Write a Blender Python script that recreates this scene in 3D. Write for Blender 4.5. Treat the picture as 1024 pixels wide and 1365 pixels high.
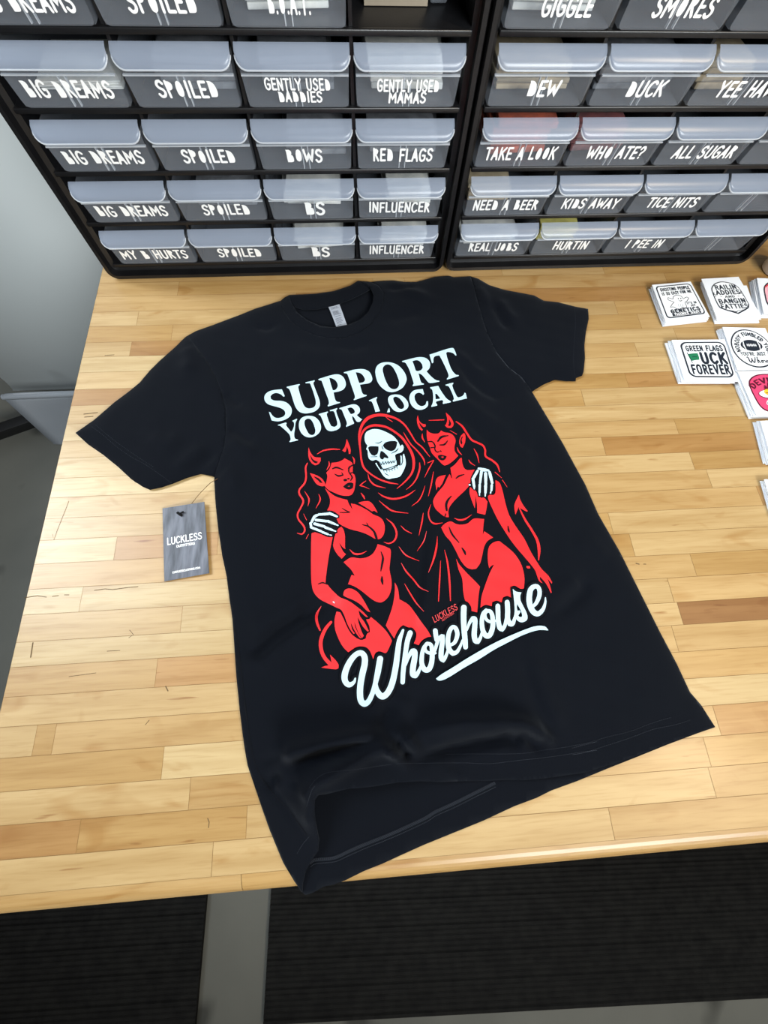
import bpy, math, random
import numpy as np
from mathutils import Vector, Matrix
from mathutils.geometry import delaunay_2d_cdt
random.seed(7)
S = bpy.context.scene
C = S.collection
for o in list(bpy.data.objects): bpy.data.objects.remove(o)

# ---------------------------------------------------------------- camera (metres; table top is z = 0, its left front corner is the origin)
FPX, CX, CY = 556.006, 512.0, 682.5
CAM = np.array([0.385897, 0.188468, 0.491959])
ROT = np.array([[0.9975252314, 0.0472230028, -0.0520903129], [-0.0623537859, 0.9365016832, -0.3450747783], [0.0324871985, 0.3474688263, 0.9371285913]])
cam = bpy.data.objects.new('camera', bpy.data.cameras.new('camera'))
C.objects.link(cam)
cam.data.sensor_fit = 'VERTICAL'; cam.data.sensor_height = 24.0; cam.data.lens = 24.0 * FPX / 1365.0
cam.data.clip_start = 0.02; cam.data.clip_end = 50
cam.matrix_world = Matrix([[*ROT[i], CAM[i]] for i in range(3)] + [[0, 0, 0, 1]])
S.camera = cam

# ---------------------------------------------------------------- light
W = bpy.data.worlds.new('world'); S.world = W; W.use_nodes = True
W.node_tree.nodes['Background'].inputs[0].default_value = (0.86, 0.92, 1.0, 1)
W.node_tree.nodes['Background'].inputs[1].default_value = 0.31
def lamp(name, loc, target, size, power, col, sy=None, spread=180):
    d = bpy.data.lights.new(name, 'AREA'); d.energy = power; d.color = col; d.shape = 'RECTANGLE'; d.size = size; d.size_y = sy or size; d.spread = math.radians(spread)
    o = bpy.data.objects.new(name, d); C.objects.link(o); o.location = loc
    o.rotation_euler = (Vector(target) - Vector(loc)).to_track_quat('-Z', 'Y').to_euler()
    return o
lamp('ceiling_panel_lamp', (-1.55, 1.05, 2.15), (0.50, 0.38, 0), 0.9, 9.3, (0.84, 0.93, 1.0), 1.6, 42)
lamp('ceiling_strip_lamp', (1.95, -0.30, 1.95), (0.5, 0.5, 0), 0.12, 25, (1.0, 0.82, 0.58), 0.5)
lamp('ceiling_back_lamp', (1.70, -2.1, 1.8), (0.2, 1.35, 0.8), 1.6, 47, (0.93, 0.98, 1.0), 1.0, 80)
S.view_settings.view_transform = 'Standard'; S.view_settings.look = 'None'
S.view_settings.exposure = 0.0; S.view_settings.gamma = 1.0; S.view_settings.use_curve_mapping = False

# ---------------------------------------------------------------- helpers
def rays(px):
    px = np.asarray(px, float).reshape(-1, 2)
    d = np.stack([(px[:, 0] - CX) / FPX, -(px[:, 1] - CY) / FPX, -np.ones(len(px))], 1)
    return d @ ROT.T
def at(px, z=0.0):                      # point of a level plane seen at a photo pixel
    d = rays(px); return CAM + d * ((z - CAM[2]) / d[:, 2])[:, None]
def at_y(px, y):
    d = rays(px); return CAM + d * ((y - CAM[1]) / d[:, 1])[:, None]
def srgb(r, g, b):
    return tuple(((c / 255 + 0.055) / 1.055) ** 2.4 if c > 10 else c / 255 / 12.92 for c in (r, g, b)) + (1,)
def mat(name, col, rough=0.6, spec=0.5, **kw):
    m = bpy.data.materials.new(name); m.use_nodes = True
    b = m.node_tree.nodes['Principled BSDF']
    b.inputs['Base Color'].default_value = col if len(col) == 4 else (*col, 1)
    b.inputs['Roughness'].default_value = rough; b.inputs['Specular IOR Level'].default_value = spec
    for k, v in kw.items(): b.inputs[k].default_value = v
    return m
def nodes(m): return m.node_tree.nodes, m.node_tree.links, m.node_tree.nodes['Principled BSDF']
def noise_col(m, c1, c2, scale, stretch=(1, 1, 1), detail=4, lo=0.35, hi=0.65, bump=0.0, bscale=None):
    n, l, b = nodes(m)
    tc = n.new('ShaderNodeTexCoord'); mp = n.new('ShaderNodeMapping'); mp.inputs['Scale'].default_value = stretch
    nz = n.new('ShaderNodeTexNoise'); nz.inputs['Scale'].default_value = scale; nz.inputs['Detail'].default_value = detail
    r = n.new('ShaderNodeValToRGB'); r.color_ramp.elements[0].position = lo; r.color_ramp.elements[1].position = hi
    r.color_ramp.elements[0].color = c1; r.color_ramp.elements[1].color = c2
    l.new(tc.outputs['Object'], mp.inputs[0]); l.new(mp.outputs[0], nz.inputs['Vector']); l.new(nz.outputs[0], r.inputs[0]); l.new(r.outputs[0], b.inputs['Base Color'])
    if bump:
        n2 = n.new('ShaderNodeTexNoise'); n2.inputs['Scale'].default_value = bscale or scale * 3
        bp = n.new('ShaderNodeBump'); bp.inputs['Strength'].default_value = bump; bp.inputs['Distance'].default_value = 0.001
        l.new(mp.outputs[0], n2.inputs['Vector']); l.new(n2.outputs[0], bp.inputs['Height']); l.new(bp.outputs[0], b.inputs['Normal'])
    return m
def obj(name, verts, faces, mats, parent=None, smooth=False, fm=None):
    me = bpy.data.meshes.new(name); me.from_pydata([tuple(map(float, v)) for v in verts], [], [tuple(int(i) for i in f) for f in faces])
    for m in (mats if isinstance(mats, (list, tuple)) else [mats]): me.materials.append(m)
    if fm is not None: me.polygons.foreach_set('material_index', list(fm))
    if smooth: me.polygons.foreach_set('use_smooth', [True] * len(me.polygons))
    me.update()
    o = bpy.data.objects.new(name, me); C.objects.link(o)
    if parent: o.parent = parent
    return o
def tag(o, label, cat, group=None):
    o['label'] = label; o['category'] = cat
    if group: o['group'] = group
    return o
def empty(name, loc=(0, 0, 0), rz=0):
    o = bpy.data.objects.new(name, None); C.objects.link(o); o.location = loc; o.rotation_euler = (0, 0, rz); o.empty_display_size = 0.02
    return o
class MB:                               # a mesh being collected
    def __init__(s): s.v = []; s.f = []; s.m = []
    def add(s, v, f, mi=0):
        k = len(s.v); s.v += [tuple(p) for p in v]; s.f += [tuple(i + k for i in q) for q in f]; s.m += [mi] * len(f)
    def box(s, lo, hi, mi=0, tf=None):
        v = [(x, y, z) for z in (lo[2], hi[2]) for y in (lo[1], hi[1]) for x in (lo[0], hi[0])]
        if tf: v = [tf(p) for p in v]
        s.add(v, [(0, 2, 3, 1), (4, 5, 7, 6), (0, 1, 5, 4), (2, 6, 7, 3), (0, 4, 6, 2), (1, 3, 7, 5)], mi)
    def tube(s, pts, r, n=8, mi=0, cap=True):
        pts = [Vector(p) for p in pts]; rings = []
        for i, p in enumerate(pts):
            t = (pts[min(i + 1, len(pts) - 1)] - pts[max(i - 1, 0)]).normalized()
            a = t.orthogonal().normalized() if abs(t.z) > 0.95 else t.cross(Vector((0, 0, 1))).normalized()
            b = t.cross(a); rr = r[i] if isinstance(r, (list, tuple)) else r
            rings.append([p + (a * math.cos(2 * math.pi * k / n) + b * math.sin(2 * math.pi * k / n)) * rr for k in range(n)])
        v = [q for ring in rings for q in ring]
        f = [(i * n + k, i * n + (k + 1) % n, (i + 1) * n + (k + 1) % n, (i + 1) * n + k) for i in range(len(pts) - 1) for k in range(n)]
        if cap: f += [tuple(range(n))[::-1], tuple(range((len(pts) - 1) * n, len(pts) * n))]
        s.add(v, f, mi)
    def lathe(s, prof, cx, cy, n=32, mi=0):
        v = [(cx + r * math.cos(2 * math.pi * k / n), cy + r * math.sin(2 * math.pi * k / n), z) for r, z in prof for k in range(n)]
        f = [(i * n + k, i * n + (k + 1) % n, (i + 1) * n + (k + 1) % n, (i + 1) * n + k) for i in range(len(prof) - 1) for k in range(n)]
        f += [tuple(range(n))[::-1], tuple(range((len(prof) - 1) * n, len(prof) * n))]
        s.add(v, f, mi)
    def obj(s, name, mats, parent=None, smooth=False):
        return obj(name, s.v, s.f, mats, parent, smooth, s.m)
def bevel(o, w, seg=2, ang=40):
    b = o.modifiers.new('bevel', 'BEVEL'); b.width = w; b.segments = seg; b.limit_method = 'ANGLE'; b.angle_limit = math.radians(ang)
    for p in o.data.polygons: p.use_smooth = True
    return o
def nums(s): return np.array([[float(t) for t in p.split(',')] for p in s.split()])
def crom(p, closed, sub, corner=48):    # smooth a traced line, keeping its sharp corners
    p = np.asarray(p, float); n = len(p)
    if n < 3: return p
    def ang(i):
        if not closed and i in (0, n - 1): return 180
        a = p[i][:2] - p[i - 1][:2]; b = p[(i + 1) % n][:2] - p[i][:2]
        return math.degrees(abs(math.atan2(a[0] * b[1] - a[1] * b[0], a @ b)))
    cor = [ang(i) > corner for i in range(n)]; out = []
    for i in range(n if closed else n - 1):
        p1, p2 = p[i], p[(i + 1) % n]
        p0 = p1 + (p1 - p2) * .5 if cor[i] else p[i - 1]
        p3 = p2 + (p2 - p1) * .5 if cor[(i + 1) % n] else p[(i + 2) % n]
        m1 = np.zeros_like(p1) + (p2 - p1) * .9 if cor[i] else (p2 - p0) / 2
        m2 = (p2 - p1) * .9 if cor[(i + 1) % n] else (p3 - p1) / 2
        for k in range(sub):
            t = k / sub
            out.append((2 * t**3 - 3 * t**2 + 1) * p1 + (t**3 - 2 * t**2 + t) * m1 + (-2 * t**3 + 3 * t**2) * p2 + (t**3 - t**2) * m2)
    if not closed: out.append(p[-1])
    return np.array(out)
def inside(pts, loops):                 # even-odd test
    r = np.zeros(len(pts), bool); x, y = pts[:, 0], pts[:, 1]
    for L in loops:
        a = L; b = np.roll(L, -1, 0)
        for (x1, y1), (x2, y2) in zip(a, b):
            if y1 == y2: continue
            c = ((y1 > y) != (y2 > y)) & (x < (x2 - x1) * (y - y1) / (y2 - y1) + x1)
            r ^= c
    return r
def fill(loops, step, extra=None):      # triangulate loops with inner points every step
    loops = [np.asarray(L)[:, :2] for L in loops]
    pts = []; ed = []
    for L in loops:
        k = len(pts); n = len(L); pts += L.tolist(); ed += [(k + i, k + (i + 1) % n) for i in range(n)]
    lo = loops[0].min(0); hi = loops[0].max(0)
    if step:
        gx, gy = np.meshgrid(np.arange(lo[0] + step / 2, hi[0], step), np.arange(lo[1] + step / 2, hi[1], step))
        gx = gx + (np.arange(gx.shape[0]) % 2)[:, None] * step / 2
        g = np.stack([gx.ravel(), gy.ravel()], 1); g = g[inside(g, loops)]
        if len(g):
            bp = np.array(pts); ok = np.ones(len(g), bool)
            for i in range(0, len(g), 2000):
                d = ((g[i:i + 2000, None] - bp[None]) ** 2).sum(2).min(1); ok[i:i + 2000] = d > (step * .35) ** 2
            pts += g[ok].tolist()
    v, e, f, *_ = delaunay_2d_cdt([Vector(p) for p in pts], ed, [], 0, 1e-6)
    v = np.array([tuple(p) for p in v]); f = np.array([tuple(q) for q in f])
    keep = inside(v[f].mean(1), loops)
    f = f[keep]
    a = v[f]; ar = (a[:, 1, 0] - a[:, 0, 0]) * (a[:, 2, 1] - a[:, 0, 1]) - (a[:, 2, 0] - a[:, 0, 0]) * (a[:, 1, 1] - a[:, 0, 1])
    f = f[np.abs(ar) > 1e-12]; ar = ar[np.abs(ar) > 1e-12]
    f[ar < 0] = f[ar < 0][:, ::-1]
    return v, f
def ribbon(p, caps=True):               # p: n x 3 (x, y, width) -> 2D strip with round ends
    p = np.asarray(p, float); n = len(p)
    t = np.gradient(p[:, :2], axis=0); t /= np.linalg.norm(t, axis=1)[:, None] + 1e-12
    nr = np.stack([-t[:, 1], t[:, 0]], 1) * p[:, 2:3] / 2
    v = np.concatenate([p[:, :2] + nr, p[:, :2] - nr]).tolist(); f = []
    f += [(i, n + i, n + i + 1, i + 1) for i in range(n - 1)]
    if caps:
        for i, sgn in ((0, -1), (n - 1, 1)):
            k = len(v); v.append(p[i, :2].tolist())
            for j in range(7):
                a = -math.pi / 2 + math.pi * j / 6
                v.append((p[i, :2] + t[i] * sgn * math.cos(a) * p[i, 2] / 2 + nr[i] * math.sin(a)).tolist())
            f += [(k, k + 1 + j, k + 2 + j) for j in range(6)]
    return np.array(v), f
def fixed_up(v3, f):                    # wind every face upwards
    out = []
    for q in f:
        a, b, c = v3[q[0]], v3[q[1]], v3[q[2]]
        z = (b[0] - a[0]) * (c[1] - a[1]) - (b[1] - a[1]) * (c[0] - a[0])
        out.append(tuple(q) if z > 0 else tuple(q)[::-1])
    return out

# ---------------------------------------------------------------- stroke lettering
GL = {
 'A': (.62, "s0,0 .31,1 .62,0|s.14,.34 .5,.34"), 'B': (.58, "s.08,0 .08,1|s.08,.98 .38,.95 .46,.75 .36,.55 .1,.52|s.36,.54 .52,.4 .5,.12 .34,.02 .08,.02"),
 'C': (.56, "s.54,.86 .4,.99 .2,.95 .06,.7 .05,.35 .16,.06 .36,.01 .54,.16"), 'D': (.6, "s.08,0 .08,1|s.08,.98 .34,.93 .52,.7 .54,.35 .4,.08 .08,.02"),
 'E': (.5, "s.48,.98 .08,.98 .08,.02 .5,.02|s.08,.52 .42,.52"), 'F': (.48, "s.48,.98 .08,.98 .08,0|s.08,.52 .4,.52"),
 'G': (.6, "s.56,.84 .4,.99 .2,.95 .06,.7 .05,.35 .16,.06 .36,.0 .55,.14 .55,.46 .34,.46"), 'H': (.6, "s.08,0 .08,1|s.54,0 .54,1|s.08,.5 .54,.5"), 'I': (.2, "s.1,0 .1,1"),
 'J': (.46, "s.4,1 .4,.25 .3,.04 .14,.03 .04,.2"), 'K': (.58, "s.08,0 .08,1|s.54,1 .1,.45|s.22,.6 .56,0"), 'L': (.48, "s.08,1 .08,.02 .48,.02"),
 'M': (.78, "s.06,0 .1,1 .39,.3 .68,1 .72,0"), 'N': (.6, "s.07,0 .07,1 .53,0 .53,1"), 'O': (.64, "s.32,1 .12,.9 .05,.5 .12,.1 .32,0 .52,.1 .59,.5 .52,.9 .32,1"),
 'P': (.56, "s.08,0 .08,1|s.08,.98 .4,.96 .52,.74 .42,.5 .08,.46"), 'R': (.58, "s.08,0 .08,1|s.08,.98 .4,.96 .5,.76 .4,.54 .08,.5|s.28,.5 .56,0"),
 'S': (.54, "s.5,.85 .36,1 .16,.95 .08,.74 .2,.56 .4,.46 .5,.26 .4,.05 .18,0 .04,.15"), 'T': (.54, "s.0,.98 .54,.98|s.27,.98 .27,0"),
 'U': (.6, "s.07,1 .07,.3 .16,.06 .3,.0 .46,.06 .53,.3 .53,1"), 'V': (.6, "s.02,1 .3,0 .58,1"), 'W': (.84, "s.02,1 .22,0 .42,.75 .62,0 .82,1"), 'Y': (.58, "s.02,1 .29,.5 .56,1|s.29,.5 .29,0"),
 '?': (.46, "s.04,.8 .14,.97 .32,.97 .42,.78 .36,.58 .22,.45 .22,.3|s.22,.04 .22,.06"), '.': (.2, "s.1,.03 .1,.05"), "'": (.16, "s.08,1 .06,.75"), '-': (.4, "s.04,.5 .36,.5"), '!': (.2, "s.1,1 .1,.32|s.1,.03 .1,.05"),
 ' ': (.34, "")}
FAT = {'B': (.62, "f0,1.02 .30,1.02 .46,.90 .48,.70 .43,.60 .57,.50 .63,.25 .60,.04 .45,-.03 .08,-.03 .06,.3 .05,.85"), 'D': (.62, "f0,1.02 .25,1.0 .47,.85 .58,.6 .62,.3 .56,.06 .42,-.02 .07,-.02 .05,.3 .05,.85"),
 'O': (.58, "f.29,1.02 .12,.9 .04,.5 .1,.1 .29,-.02 .48,.1 .55,.5 .46,.9"), 'P': (.5, "s.1,0 .06,1|f.02,1.02 .3,1 .48,.84 .46,.6 .3,.45 .06,.44"), 'R': (.54, "s.1,0 .06,1|f.02,1.02 .3,1 .48,.84 .44,.62 .3,.5 .06,.46|s.24,.5 .52,0"),
 'A': (.56, "s.02,0 .28,1 .54,0|f.14,.4 .28,.95 .42,.4 .4,.22 .16,.22")}
def lettering(s, wt, fat=False, gap=None, sub=3, seed=0, wob=0.0):    # -> [(2D verts, faces)], width; cap height 1
    gap = (wt * .75 + .06) if gap is None else gap; x = 0; out = []; rnd = random.Random(seed)
    for ch in s:
        w, d = (FAT.get(ch) or GL[ch]) if fat else GL[ch]
        dy = rnd.uniform(-wob, wob)
        for part in [q for q in d.split('|') if q]:
            p = nums(part[1:]); p[:, 0] += x; p[:, 1] += dy
            if part[0] == 's':
                q = crom(p, False, sub, 60) if len(p) > 4 else p
                if len(q) < 4 or len(p) <= 4: segs = [np.array([q[i], q[i + 1]]) for i in range(len(q) - 1)]
                else: segs = [q]
                for g in segs: out.append(ribbon(np.column_stack([g, np.full(len(g), wt)])))
            else: out.append(fill([crom(p, True, 3, 60)], 0))
        x += w + gap
    return out, x - gap
def place(parts, mb, fn, mi=0, lift=(0, 0, 1e-5)):         # fn maps n x 2 -> n x 3
    for i, (v, f) in enumerate(parts):
        v3 = fn(np.asarray(v)[:, :2]) + np.array(lift) * i; mb.add(v3.tolist(), [tuple(int(i) for i in q) for q in f], mi)

# ---------------------------------------------------------------- the setting: concrete floor and mats
FZ = -0.90
m_floor = noise_col(mat('polished_concrete', (0.1, 0.1, 0.1), 0.45, 0.35), srgb(102, 103, 97), srgb(126, 126, 118), 2.2, detail=8, lo=.3, hi=.7, bump=.15, bscale=60)
nn, ll, bb = nodes(m_floor)             # dark oil stains with a shape of their own
vz = nn.new('ShaderNodeTexNoise'); vz.inputs['Scale'].default_value = 5.5; vz.inputs['Detail'].default_value = 2
vr = nn.new('ShaderNodeValToRGB'); vr.color_ramp.elements[0].position = .60; vr.color_ramp.elements[1].position = .70
mx = nn.new('ShaderNodeMixRGB'); mx.blend_type = 'MULTIPLY'; mx.inputs[2].default_value = (0.42, 0.42, 0.42, 1)
tcn = [x for x in nn if x.type == 'TEX_COORD'][0]; rampn = bb.inputs['Base Color'].links[0].from_node
ll.new(tcn.outputs['Object'], vz.inputs['Vector']); ll.new(vz.outputs[0], vr.inputs[0]); ll.new(vr.outputs[0], mx.inputs[0]); ll.new(rampn.outputs[0], mx.inputs[1]); ll.new(mx.outputs[0], bb.inputs['Base Color'])
fl = obj('floor', [(-4, -3, FZ), (5, -3, FZ), (5, 4, FZ), (-4, 4, FZ), (-4, -3, FZ - .1), (5, -3, FZ - .1), (5, 4, FZ - .1), (-4, 4, FZ - .1)],
         [(0, 1, 2, 3), (7, 6, 5, 4), (0, 4, 5, 1), (1, 5, 6, 2), (2, 6, 7, 3), (3, 7, 4, 0)], m_floor)
fl['kind'] = 'structure'
m_wall = noise_col(mat('painted_grey_wall', (0.4, 0.4, 0.4), .8, .2), srgb(150, 152, 152), srgb(162, 164, 163), 1.2)
for nm, lo, hi in (('wall_back', (-4, 4, FZ), (5, 4.1, 2.6)), ('wall_front', (-4, -3.1, FZ), (5, -3, 2.6)), ('wall_left', (-4.1, -3.1, FZ), (-4, 4.1, 2.6)), ('wall_right', (5, -3.1, FZ), (5.1, 4.1, 2.6))):
    mb_ = MB(); mb_.box(lo, hi); mb_.obj(nm, m_wall)['kind'] = 'structure'
m_mat = noise_col(mat('black_rubber', srgb(24, 24, 24), 0.8, 0.15), srgb(24, 24, 24), srgb(33, 33, 32), 40, detail=3, bump=.3, bscale=400)
def ribbed_mat(name, x0, x1, y0, y1, rz, label):
    mb = MB(); n = int((y1 - y0) / .011); t = .012
    ys = []
    for i in range(n):                  # fine ribs running along the mat
        a = y0 + (y1 - y0) * i / n; w = (y1 - y0) / n; h = .0022 if (i * 7) % 5 else .0034
        ys += [(a, t), (a + w * .2, t + h), (a + w * .75, t + h), (a + w * .95, t)]
    ys = [(y0, 0), (y0 + .001, t * .8)] + ys + [(y1 - .001, t * .8), (y1, 0)]
    v = [(x, y, z) for x in (x0, x1) for y, z in ys]; m = len(ys)
    mb.add(v, [(i, m + i, m + i + 1, i + 1) for i in range(m - 1)] + [(m - 1, 2 * m - 1, m, 0), tuple(range(m)), tuple(range(m, 2 * m))[::-1]])
    o = mb.obj(name, m_mat); o.location = (0, 0, FZ); o.rotation_euler = (0, 0, rz)
    return tag(o, label, 'floor mat', 'ribbed rubber mats under the workbench')
ribbed_mat('rubber_mat', .115, 1.95, -.600, .05, math.radians(-2.4), 'black ribbed rubber mat under the wide right part of the workbench')
ribbed_mat('rubber_mat', -1.3, -.057, -.72, .05, math.radians(-1.5), 'black ribbed rubber mat at lower left, left of the bare concrete strip')

# ---------------------------------------------------------------- workbench with a butcher block top
ROWS = [.0125, .040, .0675, .0955, .125, .1535, .182, .2115, .2374, .2668, .2955, .325, .354, .3815, .409, .4355, .464, .489, .515, .5435, .5695, .598, .6245, .6505, .68, .7075, .7375, .7655, .795, .823, .851, .879, .907, .935, .963, .99]
TX0, TX1, TT = 0.0, 1.70, .045
PALE, LITE, MID, TAN, BRN, DRK = (180, 156, 112), (175, 147, 101), (171, 140, 92), (165, 132, 81), (158, 120, 71), (129, 90, 50)
KNOWN = {  # row -> [(joint x, colour of the plank that ends there)], last colour
 -1: [(.256, MID), (.78, TAN)], 0: [(.228, LITE), (.62, LITE), (1.2, MID)], 1: [(.10, BRN), (.2587, TAN), (.735, LITE), (1.1, MID)], 2: [(.2015, LITE), (.739, MID), (1.0, TAN)],
 3: [(.172, TAN), (.33, PALE), (.76, MID), (1.3, BRN)], 4: [(.041, LITE), (.06, TAN), (.735, MID), (1.12, PALE)], 5: [(.45, LITE), (.90, TAN), (1.3, LITE)], 6: [(.155, MID), (.27, BRN), (.74, MID), (1.15, MID)],
 7: [(.31, PALE), (.755, LITE), (1.05, DRK), (1.4, MID)], 8: [(.176, LITE), (.33, PALE), (.752, LITE), (1.2, MID)], 9: [(.061, PALE), (.5, PALE), (.79, MID), (1.3, TAN)], 10: [(.4, TAN), (.72, TAN), (1.2, LITE)],
 11: [(.09, PALE), (.21, BRN), (.7, TAN), (1.3, LITE)], 12: [(.6, LITE), (.91, MID), (1.4, BRN)], 13: [(.3, LITE), (.85, MID), (1.3, LITE)], 14: [(.25, PALE), (.835, LITE), (1.1, TAN)],
 15: [(.55, PALE), (.7185, MID), (1.1, BRN), (1.5, MID)], 16: [(.4, LITE), (.83, MID), (1.2, TAN)], 17: [(.08, PALE), (.6, LITE), (.95, LITE), (1.4, MID)], 18: [(.5, LITE), (.708, TAN), (1.2, LITE)],
 19: [(.13, BRN), (.5, TAN), (.78, TAN), (1.05, BRN), (1.4, MID)], 20: [(.35, LITE), (.9, LITE), (1.3, TAN)], 21: [(.2, PALE), (.81, MID), (1.2, LITE)], 22: [(.065, LITE), (.5, BRN), (.88, LITE), (1.3, MID)],
 23: [(.12, TAN), (.3, MID), (.83, TAN), (1.3, MID)], 24: [(.067, LITE), (.45, LITE), (.80, LITE), (1.1, TAN)], 25: [(.3, MID), (.86, BRN), (1.3, TAN)], 26: [(.12, MID), (.42, TAN), (.47, LITE), (.9, MID)]}
m_wood = mat('maple_butcher_block', srgb(*MID), 0.42, 0.5)
n, l, b = nodes(m_wood)
b.inputs['Coat Weight'].default_value = .12; b.inputs['Coat Roughness'].default_value = .22
at_ = n.new('ShaderNodeAttribute'); at_.attribute_name = 'plank'
tc = n.new('ShaderNodeTexCoord'); off = n.new('ShaderNodeVectorMath'); off.operation = 'SCALE'; off.inputs[3].default_value = 9.0
comb = n.new('ShaderNodeCombineXYZ'); add = n.new('ShaderNodeVectorMath')
l.new(at_.outputs['Alpha'], comb.inputs[0]); l.new(at_.outputs['Alpha'], comb.inputs[1]); l.new(comb.outputs[0], off.inputs[0]); l.new(tc.outputs['Object'], add.inputs[0]); l.new(off.outputs[0], add.inputs[1])
def grain(scale, stretch, detail, dist, lo, hi, c1, c2):
    mp = n.new('ShaderNodeMapping'); mp.inputs['Scale'].default_value = stretch; nz = n.new('ShaderNodeTexNoise'); nz.inputs['Scale'].default_value = scale; nz.inputs['Detail'].default_value = detail; nz.inputs['Distortion'].default_value = dist
    r = n.new('ShaderNodeValToRGB'); r.color_ramp.elements[0].position = lo; r.color_ramp.elements[1].position = hi; r.color_ramp.elements[0].color = c1; r.color_ramp.elements[1].color = c2
    l.new(add.outputs[0], mp.inputs[0]); l.new(mp.outputs[0], nz.inputs['Vector']); l.new(nz.outputs[0], r.inputs[0]); return r
def mul(a, bb_):
    m = n.new('ShaderNodeMixRGB'); m.blend_type = 'MULTIPLY'; m.inputs[0].default_value = 1; l.new(a, m.inputs[1]); l.new(bb_, m.inputs[2]); return m.outputs[0]
g1 = grain(1, (5, 70, 5), 5, .6, .34, .62, (.86, .80, .70, 1), (1.03, 1.03, 1.03, 1))
g2 = grain(1, (26, 420, 26), 3, 0, .30, .50, (.90, .86, .80, 1), (1, 1, 1, 1))
g3 = grain(1, (9, 24, 9), 2, 1.6, .60, .74, (1, 1, 1, 1), (.84, .74, .60, 1))
g4 = grain(1, (16, 120, 16), 2, .3, .70, .78, (1, 1, 1, 1), (.62, .46, .32, 1))
c = mul(mul(mul(mul(at_.outputs['Color'], g1.outputs[0]), g2.outputs[0]), g3.outputs[0]), g4.outputs[0]); l.new(c, b.inputs['Base Color'])
bp = n.new('ShaderNodeBump'); bp.inputs['Strength'].default_value = .12; bp.inputs['Distance'].default_value = .0006
l.new(g2.outputs[0], bp.inputs['Height']); l.new(bp.outputs[0], b.inputs['Normal'])
m_gap = mat('dark_glue_line', srgb(134, 102, 62), .8, .2); m_scr = mat('scratch_in_varnish', srgb(98, 78, 54), .8, .2)
bench = empty('workbench')
tag(bench, 'maple butcher block workbench topped with rows of glued planks', 'workbench')
mb = MB(); cols = []; rnd = random.Random(3)
def plank(y0, y1, x0, x1, rgb):
    g = .00022; a = rnd.random(); k = rnd.uniform(-5, 5)
    mb.add([(x0 + g, y0 + g, 0), (x1 - g, y0 + g, 0), (x1 - g, y1 - g, 0), (x0 + g, y1 - g, 0)], [(0, 1, 2, 3)])
    cc = srgb(*[min(255, q + k) for q in rgb]); cols.extend([(*cc[:3], a)] * 4)
for i in range(len(ROWS) - 1):
    row = list(KNOWN.get(i, [(.3 + .11 * (i % 4), MID), (.8 + .07 * (i % 3), LITE), (1.3, TAN)])) + [(TX1, [LITE, MID, TAN][i % 3])]
    x = TX0
    for xj, colr in row: plank(ROWS[i], ROWS[i + 1], x, min(xj, TX1), colr); x = xj
prof = [(ROWS[0], 0)] + [(.0125 - .0185 * math.sin(a), -.0185 + .0185 * math.cos(a)) for a in [math.pi / 2 * k / 8 for k in range(1, 9)]] + [(-.006, -TT + .006), (.004, -TT)]
x = TX0                                  # rounded front edge
for xj, colr in KNOWN[-1] + [(TX1, TAN)]:
    a = rnd.random(); cc = srgb(*colr); g = .0002
    for (ya, za), (yb, zb) in zip(prof, prof[1:]):
        mb.add([(x + g, ya, za), (x + g, yb, zb), (xj - g, yb, zb), (xj - g, ya, za)], [(0, 1, 2, 3)]); cols.extend([(*cc[:3], a)] * 4)
    x = xj
YB = ROWS[-1]
k0 = len(mb.f); cc = srgb(*TAN)
for q in ([(TX0, .0125, 0), (TX0, YB, 0), (TX0, YB, -TT), (TX0, .004, -TT)], [(TX1, .0125, 0), (TX1, .004, -TT), (TX1, YB, -TT), (TX1, YB, 0)], [(TX0, YB, 0), (TX1, YB, 0), (TX1, YB, -TT), (TX0, YB, -TT)], [(TX0, .004, -TT), (TX0, YB, -TT), (TX1, YB, -TT), (TX1, .004, -TT)]):
    mb.add(q, [(0, 1, 2, 3)]); cols.extend([(*cc[:3], .5)] * 4)
for xe in (TX0, TX1):
    v = [(xe, y, z) for y, z in prof]; mb.add(v, [tuple(range(len(v)))]); cols.extend([(*cc[:3], .5)] * len(v))
mb.add([(TX0, .0125, -.0003), (TX1, .0125, -.0003), (TX1, YB, -.0003), (TX0, YB, -.0003)], [(0, 1, 2, 3)], 1); cols.extend([(.1, .1, .1, 0)] * 4)
for pts, w in [([(33, 797), (50, 794), (62, 796)], 2), ([(70, 795), (78, 794)], 2), ([(86, 793), (92, 793)], 2), ([(126, 787), (140, 785), (150, 786), (172, 783), (184, 782)], 2), ([(44, 857), (41, 876)], 3), ([(92, 668), (76, 708)], 1.2), ([(76, 708), (72, 720), (70, 712)], 1.2),
               ([(173, 840), (178, 846), (172, 850)], 1.6), ([(221, 915), (224, 921)], 2.5), ([(277, 1091), (279, 1096), (278, 1103)], 2), ([(143, 868), (160, 867)], 1.6), ([(92, 902), (128, 897)], 1.4), ([(194, 966), (199, 960)], 1.6),
               ([(195, 572), (222, 560)], 0.01), ([(848, 751), (852, 752)], 3), ([(858, 752), (861, 752)], 2), ([(112, 552), (130, 550)], 3), ([(113, 556), (124, 555)], 3), ([(140, 474), (152, 473)], 2.5)]:
    p = at(pts)[:, :2]; v, f = ribbon(np.column_stack([p, np.full(len(p), w * .00045)]))
    mb.add([(q[0], q[1], .00012) for q in v], f, 2); cols.extend([(.1, .1, .1, 0)] * sum(len(q) for q in f))
top = mb.obj('tabletop', [m_wood, m_gap, m_scr], bench)
ca = top.data.color_attributes.new('plank', 'FLOAT_COLOR', 'CORNER')
ca.data.foreach_set('color', np.array(cols, np.float32).ravel())
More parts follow.
